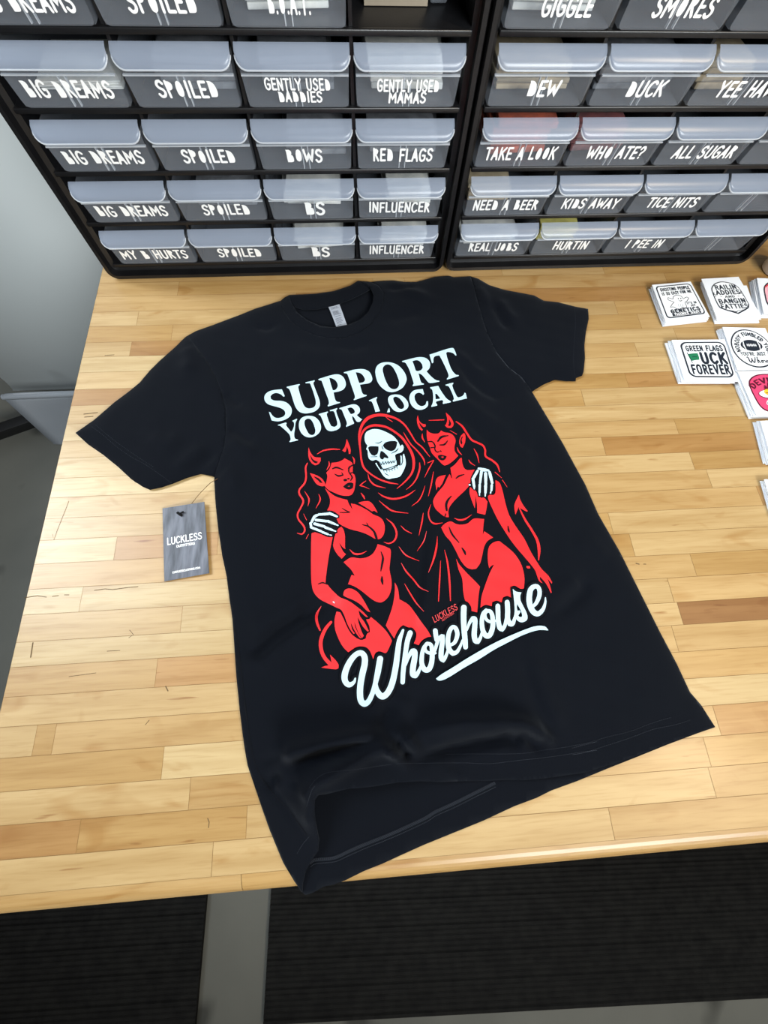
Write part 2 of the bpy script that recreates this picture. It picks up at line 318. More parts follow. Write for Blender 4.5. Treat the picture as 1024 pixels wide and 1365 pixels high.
m_steel = mat('grey_painted_steel', srgb(90, 92, 95), .45, .5)
for x in (.14, 1.56):
    for y in (.12, .86):
        q = MB(); q.box((x - .03, y - .03, FZ), (x + .03, y + .03, -TT)); q.box((x - .045, y - .045, FZ), (x + .045, y + .045, FZ + .022)); q.obj('leg', m_steel, bench)
for lo, hi in (((.17, .845, -.72), (1.53, .875, -.66)), ((.17, .10, -TT - .07), (1.53, .13, -TT))):
    q = MB(); q.box(lo, hi); q.obj('stretcher', m_steel, bench)

# ---------------------------------------------------------------- grey sheet and fabric hanging behind the bench
m_sheet = noise_col(mat('grey_backdrop_vinyl', (0.5, 0.5, 0.5), .5, .4), srgb(222, 228, 227), srgb(229, 234, 233), 1.5)
m_fab = noise_col(mat('grey_nylon_fabric', (0.4, 0.4, 0.4), .55, .4), srgb(172, 178, 186), srgb(186, 192, 200), 3)
m_tube = mat('white_plastic_tube', srgb(206, 212, 220), .35, .5)
m_blk = mat('black_powder_coat', srgb(16, 16, 17), .45, .5)
YS = 1.12
pl = at_y([(20, 518), (104, 513.5)], YS)
zb = float(pl[:, 2].mean()); xl = float(pl[0, 0])
mb = MB(); v = []; ns = 26
prof = [(YS - .004, zb + .9)] + [(YS, zb + .12)] + [(YS - .012 * (1 - math.cos(a)), zb + .05 - .05 * math.sin(a)) for a in [math.pi * .5 * k / 6 for k in range(7)]]
prof = [(YS, 1.0), (YS, .4), (YS, zb + .3)] + prof[1:]
for y, z in prof: v += [(xl, y, z), (.9, y, z)]
mb.add(v, [(2 * i, 2 * i + 1, 2 * i + 3, 2 * i + 2) for i in range(len(prof) - 1)])
sh = mb.obj('backdrop_sheet', m_sheet, None, True)
sm = sh.modifiers.new('solid', 'SOLIDIFY'); sm.thickness = .004; sm.offset = 0
tag(sh, 'large plain pale grey backdrop sheet hanging behind the left side of the bench', 'backdrop')
cb = empty('catch_basket', (-.6, YS - .03, FZ))
tag(cb, 'grey fabric catch sling hung on a white tube below the backdrop sheet', 'fabric sling')
YF = YS - .09
r0 = at_y([(4, 529.5), (100, 519)], YF); zr = float(r0[0, 2]); xr = float(r0[0, 0])
mb = MB(); mb.tube([(xr - cb.location.x, YF - cb.location.y, zr - FZ), (.85 - cb.location.x, YF - cb.location.y, float(r0[1, 2]) - FZ + .01)], .009, 12)
mb.obj('tube', m_tube, cb, True)
e2 = at_y([(6, 535), (80, 601)], YF)
mb = MB(); v = []; nx, nz = 40, 24
for j in range(nz + 1):
    tz = j / nz; z = zr + (float(e2[1, 2]) - .12 - zr) * tz; x0 = xr + (float(e2[1, 0]) - xr) * tz * 1.2
    for i in range(nx + 1):
        x = x0 + (.85 - x0) * i / nx
        fold = .022 * tz * math.sin((x * 9 + tz * 3.2)) * min(1, (x - x0) * 4) - .05 * math.sin(tz * math.pi) * min(1, (x - x0) * 3)
        v.append((x - cb.location.x, YF + fold - cb.location.y, z - FZ))
mb.add(v, [(j * (nx + 1) + i, j * (nx + 1) + i + 1, (j + 1) * (nx + 1) + i + 1, (j + 1) * (nx + 1) + i) for j in range(nz) for i in range(nx)])
fb = mb.obj('fabric', m_fab, cb, True); sm = fb.modifiers.new('solid', 'SOLIDIFY'); sm.thickness = .002
# upper hem of the sling, folded back over the tube
mb = MB(); v = []
for i in range(31):
    x = xr + .01 + (.84 - xr) * i / 30
    for dy, dz in ((0, .0095), (.004, .0105), (.009, .006 + .002 * math.sin(i)), (.012, -.03)): v.append((x - cb.location.x, YF + dy - cb.location.y, zr + dz - FZ + (float(r0[1, 2]) - zr + .01) * i / 30))
mb.add(v, [(4 * i + k, 4 * i + 4 + k, 4 * i + 5 + k, 4 * i + 1 + k) for i in range(30) for k in range(3)])
fb = mb.obj('hem', m_fab, cb, True); sm = fb.modifiers.new('solid', 'SOLIDIFY'); sm.thickness = .002
# dark foot of the stand that carries sheet and sling
st = empty('stand', (-1.0, 1.0, FZ)); tag(st, 'black stand with a long bar foot on the concrete left of the bench', 'stand')
f0 = at([(-40, 589), (36, 562.5)], FZ + .05)
mb = MB(); d = f0[1] - f0[0]; d /= np.linalg.norm(d); nn_ = np.array([-d[1], d[0], 0])
a = f0[0] - d * .25; b2 = f0[1] + d * .35
v = []
for p in (a, b2):
    for sx, z in ((-.02, .030), (.02, .030), (.02, .07), (-.02, .07)): q = p + nn_ * sx; v.append((q[0] - st.location.x, q[1] - st.location.y, z))
mb.add(v, [(0, 1, 2, 3), (7, 6, 5, 4), (0, 4, 5, 1), (1, 5, 6, 2), (2, 6, 7, 3), (3, 7, 4, 0)])
bevel(mb.obj('foot_bar', m_blk, st), .004)
for p in (a + d * .06, b2 - d * .06):
    mb = MB(); mb.lathe([(.02, 0), (.024, .003), (.024, .02), (.012, .024), (.012, .034)], p[0] - st.location.x, p[1] - st.location.y, 16); mb.obj('rubber_foot', m_blk, st, True)
mb = MB(); pp = b2 - d * .05; mb.box((pp[0] - st.location.x - .02, pp[1] - st.location.y - .02, .06), (pp[0] - st.location.x + .02, pp[1] - st.location.y + .02, 1.5)); bevel(mb.obj('post', m_blk, st), .004)

# ---------------------------------------------------------------- drawer cabinets
m_cab = noise_col(mat('black_cabinet_plastic', srgb(15, 15, 17), .38, .5), srgb(14, 14, 16), srgb(19, 19, 21), 60, bump=.1, bscale=900)
def plastic(name, col, alpha, rough):
    m = mat(name, col, rough, .5); n, l, b = nodes(m)
    tr = n.new('ShaderNodeBsdfTransparent'); tr.inputs[0].default_value = (.93, .95, .97, 1); mi = n.new('ShaderNodeMixShader'); mi.inputs[0].default_value = alpha
    out = [q for q in n if q.type == 'OUTPUT_MATERIAL'][0]
    l.new(tr.outputs[0], mi.inputs[1]); l.new(b.outputs[0], mi.inputs[2]); l.new(mi.outputs[0], out.inputs[0]); return m
m_clear = plastic('clear_drawer_plastic', srgb(186, 192, 202), .155, .22)
m_lip = plastic('lit_handle_plastic', srgb(160, 172, 192), .46, .25)  # ceiling light caught by the lips, put into a bluer, denser plastic
m_rib = plastic('clear_plastic_edge', srgb(215, 220, 226), .45, .2)
m_let = mat('white_vinyl_lettering', srgb(240, 240, 238), .5, .4)
PIT, QR, Z0, DW = .119, .0622, .022, .1097
def drawer_mesh():
    mb = MB(); wb, wt = DW / 2, DW / 2 + .0016; r = .005
    cs = [(-wb + r - r * math.cos(a), r - r * math.sin(a)) for a in [math.pi / 2 * k / 4 for k in range(5)]]      # rounded bottom corner
    def dx(z): return (wt - wb) * z / .05
    rows = [(0.0, 0.0), (.0012, .006), (.0060, .030), (.0084, .0312), (.0092, .0425), (.0060, .0530)]
    # front face as strips, the bottom strip with rounded corners
    bot = [(x, -.0012 * z / .006, z) for x, z in cs] + [(-x, -.0012 * z / .006, z) for x, z in cs[::-1]]
    mb.add(bot + [(wb + dx(.006), -.0012, .006), (-wb - dx(.006), -.0012, .006)], [tuple(range(len(bot) + 2))])
    for (d0, z0), (d1, z1) in zip(rows[1:], rows[2:]):
        mb.add([(-wb - dx(z0), -d0, z0), (wb + dx(z0), -d0, z0), (wb + dx(z1), -d1, z1), (-wb - dx(z1), -d1, z1)], [(0, 1, 2, 3)])
    L = .148; h = .046
    for s in (-1, 1):
        mb.add([(s * wb, 0, .001), (s * (wb + dx(h)), -.008, h), (s * (wb + dx(h)), L, h), (s * wb, L, .001)], [(0, 1, 2, 3)])
    mb.add([(-wb, .0, .001), (wb, .0, .001), (wb, L, .001), (-wb, L, .001)], [(0, 1, 2, 3)])
    mb.add([(-wb, L, .001), (wb, L, .001), (wb + .001, L, h), (-wb - .001, L, h)], [(0, 1, 2, 3)])
    # ridge line and the two divider ribs
    mb.box((-wb - .0008, -.0092, .0300), (wb + .0008, -.0062, .0312), 1)
    for x in (-.0035, .0035):
        mb.add([(x - .0005, -.0004, .001), (x + .0005, -.0004, .001), (x + .0005, -.0064, .030), (x - .0005, -.0064, .030), (x - .0005, .003, .001), (x + .0005, .003, .001), (x + .0005, -.003, .030), (x - .0005, -.003, .030)],
               [(0, 1, 2, 3), (0, 3, 7, 4), (1, 5, 6, 2), (4, 7, 6, 5), (3, 2, 6, 7), (0, 4, 5, 1)], 1)
    return mb
def handle_mesh():
    mb = MB(); w = .0574; T = .0188; r = .011; N = 28; v = []
    def pt(u, t, drop=0):
        k = t / T; return (u, -(.0045 + .0145 * k + .001 * math.sin(k * math.pi)), .0540 - .0118 * k + .0014 * math.sin(k * math.pi) - drop)
    us = [-w + r - r * math.cos(a) for a in [math.pi / 2 * k / 6 for k in range(7)]]
    us = us + list(np.linspace(-w + r, w - r, 12)[1:-1]) + [-u for u in us[::-1]]
    for u in us:
        e = abs(u) - (w - r); tm = T - r + math.sqrt(max(0, r * r - e * e)) if e > 0 else T
        for k in range(6): v.append(pt(u, tm * k / 5))
        v.append(pt(u, tm + .0006, .0028))
    m = 7
    mb.add(v, [(i * m + k, (i + 1) * m + k, (i + 1) * m + k + 1, i * m + k + 1) for i in range(len(us) - 1) for k in range(6)])
    edge = [v[i * m + 6] for i in range(len(us))]
    mb.tube(edge, .0009, 6, 1)
    return mb
def to_face(cx_, z0_, sx, sz):
    def f(p):
        z = z0_ + p[:, 1] * sz; return np.column_stack([cx_ + p[:, 0] * sx, -(.0060 * z / .030 + .0006), z])
    return f
DR_proto = drawer_mesh(); HD_proto = handle_mesh()
def cabinet(x, y, rz, u0, u1, words, label):
    cab = empty('drawer_cabinet', (x, y, 0), rz); tag(cab, label, 'drawer cabinet', 'black drawer cabinets at the back of the bench')
    H = Z0 + 6 * QR + .012; D = .165; rr = .014
    def rrect(x0, x1, z0, z1, r): return [(xx + r * math.cos(a), zz + r * math.sin(a)) for xx, zz, a0 in ((x1 - r, z0 + r, -90), (x1 - r, z1 - r, 0), (x0 + r, z1 - r, 90), (x0 + r, z0 + r, 180)) for a in [math.radians(a0 + 15 * k) for k in range(7)]]
    mb = MB(); o1 = rrect(u0, u1, 0.0, H, rr); o2 = rrect(u0 + .0015, u1 - .0015, .0015, H - .0015, rr); i1 = rrect(u0 + .0065, u1 - .0065, .0065, H - .0065, rr - .006); i2 = rrect(u0 + .013, u1 - .013, .013, H - .008, .006)
    n = len(o1); fy = -.006
    rings = [(o1, D), (o1, fy + .003), (o2, fy), (i1, fy), (i1, fy + .012), (i2, fy + .014), (i2, D)]
    v = [(a, yy, c_) for rg, yy in rings for a, c_ in rg]
    mb.add(v, [(k * n + i, k * n + (i + 1) % n, (k + 1) * n + (i + 1) % n, (k + 1) * n + i) for k in range(len(rings) - 1) for i in range(n)])
    mb.obj('frame', m_cab, cab)
    mb = MB(); mb.box((u0 + .008, D - .004, .008), (u1 - .008, D - .001, H - .008)); mb.obj('back_panel', m_cab, cab)
    for r in range(6):
        mb = MB(); zc = Z0 + r * QR - .0012; mb.box((u0 + .0128, .004, zc - .0042), (u1 - .0128, D - .005, zc)); mb.box((u0 + .0128, .0005, zc - .0050), (u1 - .0128, .005, zc + .0004)); bevel(mb.obj('shelf', m_cab, cab), .001)
    for c_ in range(3):
        u = (c_ - 1) * PIT; mb = MB()
        for r in range(6): mb.box((u - .0018, .006, Z0 + r * QR - .001), (u + .0018, D - .005, Z0 + (r + 1) * QR - .0065))
        mb.obj('divider', m_cab, cab)
    for r in range(6):
        for c_ in range(4):
            wd = words.get((r, c_), '')
            if wd is None: continue
            if 'd' not in PROTO:
                d = DR_proto.obj('drawer', [m_clear, m_rib], cab); h = HD_proto.obj('handle', [m_lip, m_rib], d, True); PROTO['d'] = (d, h)
            else:
                d = PROTO['d'][0].copy(); h = PROTO['d'][1].copy(); C.objects.link(d); C.objects.link(h); d.parent = cab; h.parent = d
            d.location = ((c_ - 1.5) * PIT, 0, Z0 + r * QR)
            if wd:
                mb = MB()
                for s, wid, base, cap, lean in wd:
                    parts, tw = lettering(s, .19, True, .165, 3, hash_(s) + r, .03)
                    place(parts, mb, to_face(-wid / 2 + lean, base, wid / tw, cap), 0, (0, -5e-5, 0))
                mb.obj('lettering', m_let, d)
    return cab
def hash_(s): return sum(ord(q) * (i + 3) for i, q in enumerate(s))
PROTO = {}
def w1(s, wid, lean=0.0, base=.0105, cap=.0140): return [(s, wid, base, cap, lean)]
words1 = {(0, 0): w1('MY B HURTS', .093), (0, 1): w1('SPOILED', .062, .004), (0, 2): w1('BS', .026, .004, .0075, .0165), (0, 3): w1('INFLUENCER', .082),
 (1, 0): w1('BIG DREAMS', .090), (1, 1): w1('SPOILED', .061, .004), (1, 2): w1('BS', .026, .003, .0078, .0175), (1, 3): w1('INFLUENCER', .083),
 (2, 0): w1('BIG DREAMS', .090), (2, 1): w1('SPOILED', .061, .003), (2, 2): w1('BOWS', .043, -.002), (2, 3): w1('RED FLAGS', .073),
 (3, 0): w1('BIG DREAMS', .088), (3, 1): w1('SPOILED', .062, .003), (3, 2): [('GENTLY USED', .069, .0172, .0098, .001), ('DADDIES', .047, .0060, .0094, .002)], (3, 3): [('GENTLY USED', .067, .0158, .0102, .001), ('MAMAS', .041, .0048, .0098, .001)],
 (4, 0): w1('BIG DREAMS', .088), (4, 1): w1('SPOILED', .062, .004), (4, 2): w1('B.O.A.T.', .040, .002), (4, 3): None}
words2 = {(0, 0): w1('REAL JOBS', .075), (0, 1): w1('HURTIN', .053, .003), (0, 2): w1('I PEE IN', .056, .003),
 (1, 0): w1('NEED A BEER', .090), (1, 1): w1('KIDS AWAY', .080, .003), (1, 2): w1('TICE NITS', .072, .005),
 (2, 0): w1('TAKE A LOOK', .089), (2, 1): w1('WHO ATE?', .073, .004), (2, 2): w1('ALL SUGAR', .080, .004),
 (3, 0): w1('DEW', .035, .004), (3, 1): w1('DUCK', .042, .004), (3, 2): w1('YEE HAW', .069, .006), (4, 0): w1('GIGGLE', .050, .004), (4, 1): w1('SMORES', .061, .004)}
cab1 = cabinet(.2781, .7793, .0084, -.262, .2545, words1, 'black drawer cabinet on the left with BIG DREAMS and SPOILED drawers')
cab2 = cabinet(.7841, .7848, .0088, -.2485, .262, words2, 'black drawer cabinet on the right with REAL JOBS and NEED A BEER drawers')

# things inside the drawers
m_pk = {k: noise_col(mat('paper_' + k, (0.5, 0.5, 0.5), .7, .3), srgb(*a), srgb(*b_), 70) for k, a, b_ in (('white', (222, 220, 212), (196, 196, 192)), ('kraft', (176, 160, 132), (150, 136, 112)), ('red', (190, 96, 72), (150, 84, 70)), ('yellow', (206, 196, 110), (180, 170, 96)), ('maroon', (140, 84, 84), (110, 72, 74)), ('grey', (120, 122, 126), (92, 94, 98)))}
def packet(cab, x, y, rz, r, c_, colr, where, w=.07, dep=.085, h=.022, dx=0.0, tilt=0.0):
    base = Matrix.Translation((x, y, 0)) @ Matrix.Rotation(rz, 4, 'Z') @ Matrix.Translation(((c_ - 1.5) * PIT + dx, .018, Z0 + r * QR + .0030))
    mb = MB(); rr = random.Random(r * 11 + c_); k = 4
    for i in range(k):
        a = rr.uniform(-.08, .08); ox = rr.uniform(-.004, .004); oy = rr.uniform(0, .006)
        tf = lambda p: (p[0] * math.cos(a) - p[1] * math.sin(a) + ox, p[0] * math.sin(a) + p[1] * math.cos(a) + oy + .004, p[2] + max(0.0, p[1]) * tilt)
        mb.box((-w / 2, 0, h * i / k), (w / 2, dep, h * (i + .88) / k), 0, tf)
    o = mb.obj('sticker_bundle', m_pk[colr]); bevel(o, .0012); o.matrix_world = base
    tag(o, where, 'sticker bundle', 'sticker bundles inside the drawers')
A1 = (cab1, .2781, .7793, .0084); A2 = (cab2, .7841, .7848, .0088)
for args, r, c_, colr, nm, kw in [
 (A1, 3, 3, 'white', 'white bundle of stickers in the drawer marked GENTLY USED MAMAS', dict(w=.082, h=.030)), (A1, 3, 2, 'grey', 'grey bundle of stickers in the drawer marked GENTLY USED DADDIES', dict(w=.075, h=.030)),
 (A1, 4, 2, 'white', 'white bundle of stickers in the drawer marked B.O.A.T.', dict(w=.08, h=.024)), (A1, 3, 1, 'grey', 'grey bundle of stickers in the topmost whole drawer marked SPOILED', dict(w=.08, h=.03, dx=.008)),
 (A1, 3, 0, 'white', 'pale flat bundle in the topmost whole drawer marked BIG DREAMS', dict(w=.088, h=.007)), (A1, 2, 2, 'grey', 'grey bundle of stickers in the drawer marked BOWS', dict(w=.07, h=.027, dx=.012)),
 (A1, 2, 3, 'grey', 'grey bundle of stickers in the drawer marked RED FLAGS', dict(w=.085, h=.026)), (A1, 1, 2, 'white', 'white bundle of stickers in the upper drawer marked BS', dict(w=.075, h=.02)),
 (A1, 0, 2, 'white', 'white bundle of stickers in the bottom drawer marked BS', dict(w=.07, h=.016)), (A1, 1, 3, 'white', 'white bundle of stickers in the upper drawer marked INFLUENCER', dict(w=.06, h=.022, dx=.016)),
 (A1, 0, 3, 'white', 'white bundle of stickers in the bottom drawer marked INFLUENCER', dict(w=.07, h=.02, dx=.01)), (A1, 1, 1, 'grey', 'grey bundle of stickers in the SPOILED drawer one up from the bottom row', dict(w=.08, h=.018)),
 (A2, 2, 0, 'red', 'orange red bundle of stickers in the drawer marked TAKE A LOOK', dict(w=.075, h=.034, dx=.006)), (A2, 2, 1, 'maroon', 'dull red bundle of stickers in the drawer marked WHO ATE', dict(w=.07, h=.03, dx=-.012)),
 (A2, 0, 1, 'yellow', 'yellow bundle of stickers in the drawer marked HURTIN', dict(w=.06, h=.024, dx=-.014)), (A2, 0, 0, 'white', 'white bundle of stickers in the drawer marked REAL JOBS', dict(w=.085, h=.013)),
 (A2, 4, 0, 'white', 'white bundle of stickers in the drawer marked GIGGLE', dict(w=.085, h=.03)), (A2, 3, 0, 'kraft', 'tan bundle of stickers in the drawer marked DEW', dict(w=.085, h=.022)),
 (A2, 3, 2, 'kraft', 'tan bundle of stickers in the drawer marked YEE HAW', dict(w=.06, h=.028, dx=-.010)), (A2, 1, 0, 'kraft', 'tan bundle of stickers in the drawer marked NEED A BEER', dict(w=.06, h=.026, dx=-.018)), (A2, 3, 1, 'grey', 'grey bundle of stickers in the drawer marked DUCK', dict(w=.09, h=.03))]:
    packet(*args, r, c_, colr, nm, **kw)
mb = MB(); mb.box((-.040, 0, 0), (.026, .09, .050)); mb.box((-.041, -.0005, .0498), (.027, .0905, .0508))
o = mb.obj('cardboard_box', noise_col(mat('tan_cardboard', (0.3, 0.3, 0.3), .8, .2), srgb(140, 128, 112), srgb(152, 140, 122), 30)); bevel(o, .001)
o.matrix_world = Matrix.Translation((.2781, .7793, 0)) @ Matrix.Rotation(.0084, 4, 'Z') @ Matrix.Translation((1.5 * PIT - .004, .045, Z0 + 4 * QR - .0007))
tag(o, 'tan cardboard box in the open cabinet slot where a drawer is missing', 'box')
mb = MB(); mb.box((.0, 0, 0), (.018, .10, .045)); o = mb.obj('plastic_divider_box', m_clear); bevel(o, .002)
o.matrix_world = Matrix.Translation((.2781, .7793, 0)) @ Matrix.Rotation(.0084, 4, 'Z') @ Matrix.Translation((1.5 * PIT + .025, .05, Z0 + 4 * QR - .0006))
tag(o, 'narrow clear plastic box beside the tan box in the open slot', 'box')

# ---------------------------------------------------------------- sticker stacks
m_paper = mat('white_backing_paper', srgb(226, 229, 234), .5, .4); m_ink = mat('navy_black_ink', srgb(24, 32, 44), .5, .4); m_wht = mat('white_sticker_vinyl', srgb(240, 242, 244), .4, .5)
m_green = mat('green_ink', srgb(24, 112, 74), .5, .4); m_pink = mat('pink_ink', srgb(214, 66, 106), .45, .4); m_mar = mat('maroon_ink', srgb(88, 14, 38), .45, .4); m_yel = mat('yellow_ink', srgb(248, 184, 52), .45, .4)
m_red = mat('red_ink', srgb(206, 52, 62), .45, .4); m_lpk = mat('pale_pink_ink', srgb(226, 168, 178), .45, .4); m_gry = mat('grey_ink', srgb(120, 126, 138), .45, .4)
INKS = [m_wht, m_ink, m_green, m_pink, m_mar, m_yel, m_red, m_lpk, m_gry]
def sheet(name, q, z, label, group, art=None, th=.0007):
    q = np.asarray(q)[:, :2]             # corners: far left, far right, near right, near left
    def fn(p, dz=.0):
        u = p[:, :1]; v = p[:, 1:2]
        xy = (q[3] * (1 - u) + q[2] * u) * (1 - v) + (q[0] * (1 - u) + q[1] * u) * v
        return np.column_stack([xy, np.full(len(xy), z + dz)])
    mb = MB(); c4 = [fn(np.array([[a, b_]]))[0] for a, b_ in ((0, 0), (1, 0), (1, 1), (0, 1))]
    mb.add([(c_[0], c_[1], z - th) for c_ in c4] + [tuple(c_) for c_ in c4], [(3, 2, 1, 0), (4, 5, 6, 7), (0, 1, 5, 4), (1, 2, 6, 5), (2, 3, 7, 6), (3, 0, 4, 7)])
    o = mb.obj(name, m_paper); tag(o, label, 'sticker', group)
    if art:
        am = MB(); art(am, fn)
        am.v = [(x, y, zz) for x, y, zz in am.v]
        am.obj('printed_design', INKS, o)
    return o
def poly(am, fn, pts, mi, lvl):
    v, f = fill([np.asarray(pts, float)], 0); v3 = fn(v, .0002 * lvl + .0001); am.add(v3.tolist(), fixed_up(v3, f), mi)
def strokes(am, fn, pts, mi, lvl):
    v, f = ribbon(np.asarray(pts, float)); v3 = fn(v, .0002 * lvl + .0001); am.add(v3.tolist(), fixed_up(v3, f), mi)
def text(am, fn, s, x0, x1, y0, cap, mi, lvl, wt=.2, y1=None, arc=None):
    parts, tw = lettering(s, wt)
    def g(p):
        if arc:                          # centre, radius, start and end angle of an arched line
            cx_, cy_, r, a0, a1 = arc; a = np.radians(a0 + (a1 - a0) * p[:, 0] / tw); rr = r + p[:, 1] * cap; uv = np.column_stack([cx_ + rr * np.cos(a), cy_ + rr * np.sin(a)])
        else:
            t = p[:, 0] / tw; uv = np.column_stack([x0 + (x1 - x0) * t, y0 + ((y1 if y1 is not None else y0) - y0) * t + p[:, 1] * cap])
        return fn(uv, .0002 * lvl + .0001)
    for i, (v, f) in enumerate(parts):
        v3 = g(v[:, :2]); v3[:, 2] += 1e-5 * i; am.add(v3.tolist(), fixed_up(v3, f), mi)
def rrect2(x0, y0, x1, y1, r, n=6): return [(cx_ + r * math.cos(a), cy_ + r * math.sin(a)) for cx_, cy_, a0 in ((x1 - r, y0 + r, -90), (x1 - r, y1 - r, 0), (x0 + r, y1 - r, 90), (x0 + r, y0 + r, 180)) for a in [math.radians(a0 + 90 * k / n) for k in range(n + 1)]]
def circ(cx_, cy_, rx, ry, n=40, a0=0, a1=360): return [(cx_ + rx * math.cos(math.radians(a0 + (a1 - a0) * k / n)), cy_ + ry * math.sin(math.radians(a0 + (a1 - a0) * k / n))) for k in range(n if a1 - a0 == 360 else n + 1)]
def frame_art(am, fn, x0, y0, x1, y1, r, w):
    poly(am, fn, rrect2(x0, y0, x1, y1, r), 1, 0); poly(am, fn, rrect2(x0 + w, y0 + w, x1 - w, y1 - w, r - w * .6), 0, 1)
def art_ghost(am, fn):
    frame_art(am, fn, .06, .09, .955, .95, .08, .028)
    text(am, fn, 'GHOSTING PEOPLE', .15, .87, .80, .075, 1, 2, .26); text(am, fn, 'IS SO EASY FOR ME', .15, .87, .69, .07, 1, 2, .26)
    g = crom(np.array([(.36, .30), (.30, .36), (.22, .36), (.30, .44), (.36, .48), (.24, .56), (.26, .62), (.36, .56), (.40, .63), (.50, .66), (.58, .62), (.60, .54), (.70, .58), (.74, .55), (.66, .47), (.60, .44), (.60, .34), (.55, .29), (.50, .33), (.44, .29)]), True, 3, 70)
    strokes(am, fn, np.column_stack([np.vstack([g, g[:1]]), np.full(len(g) + 1, .014)]), 1, 2)
    for c_ in ((.49, .56, .012, .02), (.55, .56, .012, .02)): poly(am, fn, circ(*c_, 12), 1, 2)
    strokes(am, fn, [(.48, .51, .01), (.52, .49, .022), (.56, .51, .01)], 1, 2)
    for xx in (.42, .47, .52): strokes(am, fn, [(xx, .34, .008), (xx + .01, .42, .008)], 8, 2)
    text(am, fn, "IT'S IN", .64, .86, .39, .05, 1, 2, .26); text(am, fn, 'MY', .71, .81, .32, .05, 1, 2, .26)
    text(am, fn, 'GENETICS', .20, .86, .205, .085, 1, 2, .3)
    poly(am, fn, [(.20, .125), (.86, .125), (.86, .19), (.20, .19)], 1, 2); text(am, fn, 'THANKS DAD!', .25, .81, .135, .045, 0, 3, .26)
def art_railin(am, fn):
    sh = crom(np.array([(.13, .62), (.17, .76), (.30, .86), (.48, .90), (.68, .86), (.82, .77), (.87, .62), (.88, .28), (.80, .18), (.52, .05), (.22, .18), (.14, .28)]), True, 4, 40)
    c_ = sh.mean(0); poly(am, fn, sh, 1, 0); poly(am, fn, c_ + (sh - c_) * .935, 0, 1)
    text(am, fn, 'RAILIN', .25, .77, .69, .105, 1, 2, .22); text(am, fn, 'ADDIES', .22, .80, .553, .105, 1, 2, .22)
    text(am, fn, '- AND -', .28, .74, .468, .05, 1, 2, .2); text(am, fn, 'BANGIN', .20, .82, .328, .105, 1, 2, .22); text(am, fn, 'FATTIES', .20, .82, .19, .105, 1, 2, .22)
    strokes(am, fn, [(.34, .15, .008), (.50, .10, .02), (.54, .13, .012), (.68, .15, .008)], 1, 2)
    for x in (.17, .84): strokes(am, fn, [(x, .62, .012), (x - .02, .56, .025), (x + .02, .56, .02), (x, .50, .01)], 1, 2)
def art_green(am, fn):
    frame_art(am, fn, .12, .085, .97, .945, .13, .032)
    text(am, fn, 'GREEN FLAGS', .21, .89, .715, .125, 1, 2, .25)
    text(am, fn, 'UCK', .44, .90, .42, .24, 1, 2, .26); text(am, fn, 'FOREVER', .20, .90, .17, .20, 1, 2, .25)
    poly(am, fn, crom(np.array([(.215, .64), (.30, .655), (.40, .66), (.405, .57), (.395, .50), (.32, .49), (.235, .47)]), True, 4), 2, 2)
    strokes(am, fn, [(.205, .67, .016), (.245, .42, .014)], 1, 3); strokes(am, fn, [(.28, .57, .012), (.31, .575, .018), (.36, .57, .012)], 1, 3)
def art_whore(am, fn):
    poly(am, fn, circ(.5, .5, .455, .455), 1, 0); poly(am, fn, circ(.5, .5, .425, .425), 0, 1)
    text(am, fn, 'NOBODY FUMBLED YOU', 0, 0, 0, .085, 1, 2, .24, arc=(.5, .5, .29, 195, -15))
    poly(am, fn, [(.5 + .24 * math.copysign(abs(math.cos(a)) ** 1.1, math.cos(a)), .56 + .135 * math.sin(a)) for a in np.linspace(0, 2 * math.pi, 40, endpoint=False)], 1, 2)
    for sx in (-1, 1): strokes(am, fn, [(.5 + sx * .155, .46, .012), (.5 + sx * .175, .56, .03), (.5 + sx * .155, .66, .012)], 0, 3)
    strokes(am, fn, [(.40, .565, .02), (.60, .565, .02)], 0, 3)
    for k in range(6): strokes(am, fn, [(.41 + .036 * k, .535, .012), (.41 + .036 * k, .595, .012)], 0, 3)
    text(am, fn, "YOU'RE JUST A", .19, .82, .325, .075, 1, 2, .22)
    for s in ["0,.9,.05 .06,.98,.06 .10,.8,.07 .12,.3,.08 .2,.1,.07 .3,.5,.05 .33,.8,.06", ".33,.7,.04 .36,.2,.07 .44,.1,.07 .55,.6,.06 .6,.95,.04", ".74,.95,.06 .70,.5,.06 .68,.05,.06", ".7,.3,.04 .78,.5,.06 .8,.1,.06 .88,.1,.04", "1.02,.45,.06 .94,.3,.06 .98,.08,.06 1.06,.2,.06 1.02,.45,.05 1.12,.4,.03", "1.16,.45,.06 1.22,.35,.06 1.22,.08,.05 1.3,.2,.03", "1.3,.25,.04 1.42,.35,.05 1.36,.46,.06 1.32,.2,.06 1.38,.06,.06 1.48,.2,.03"]:
        p = nums(s); p = crom(p, False, 4, 70); p[:, 0] = .29 + p[:, 0] * .30; p[:, 1] = .145 + p[:, 1] * .15; p[:, 2] *= .36; strokes(am, fn, p, 1, 2)
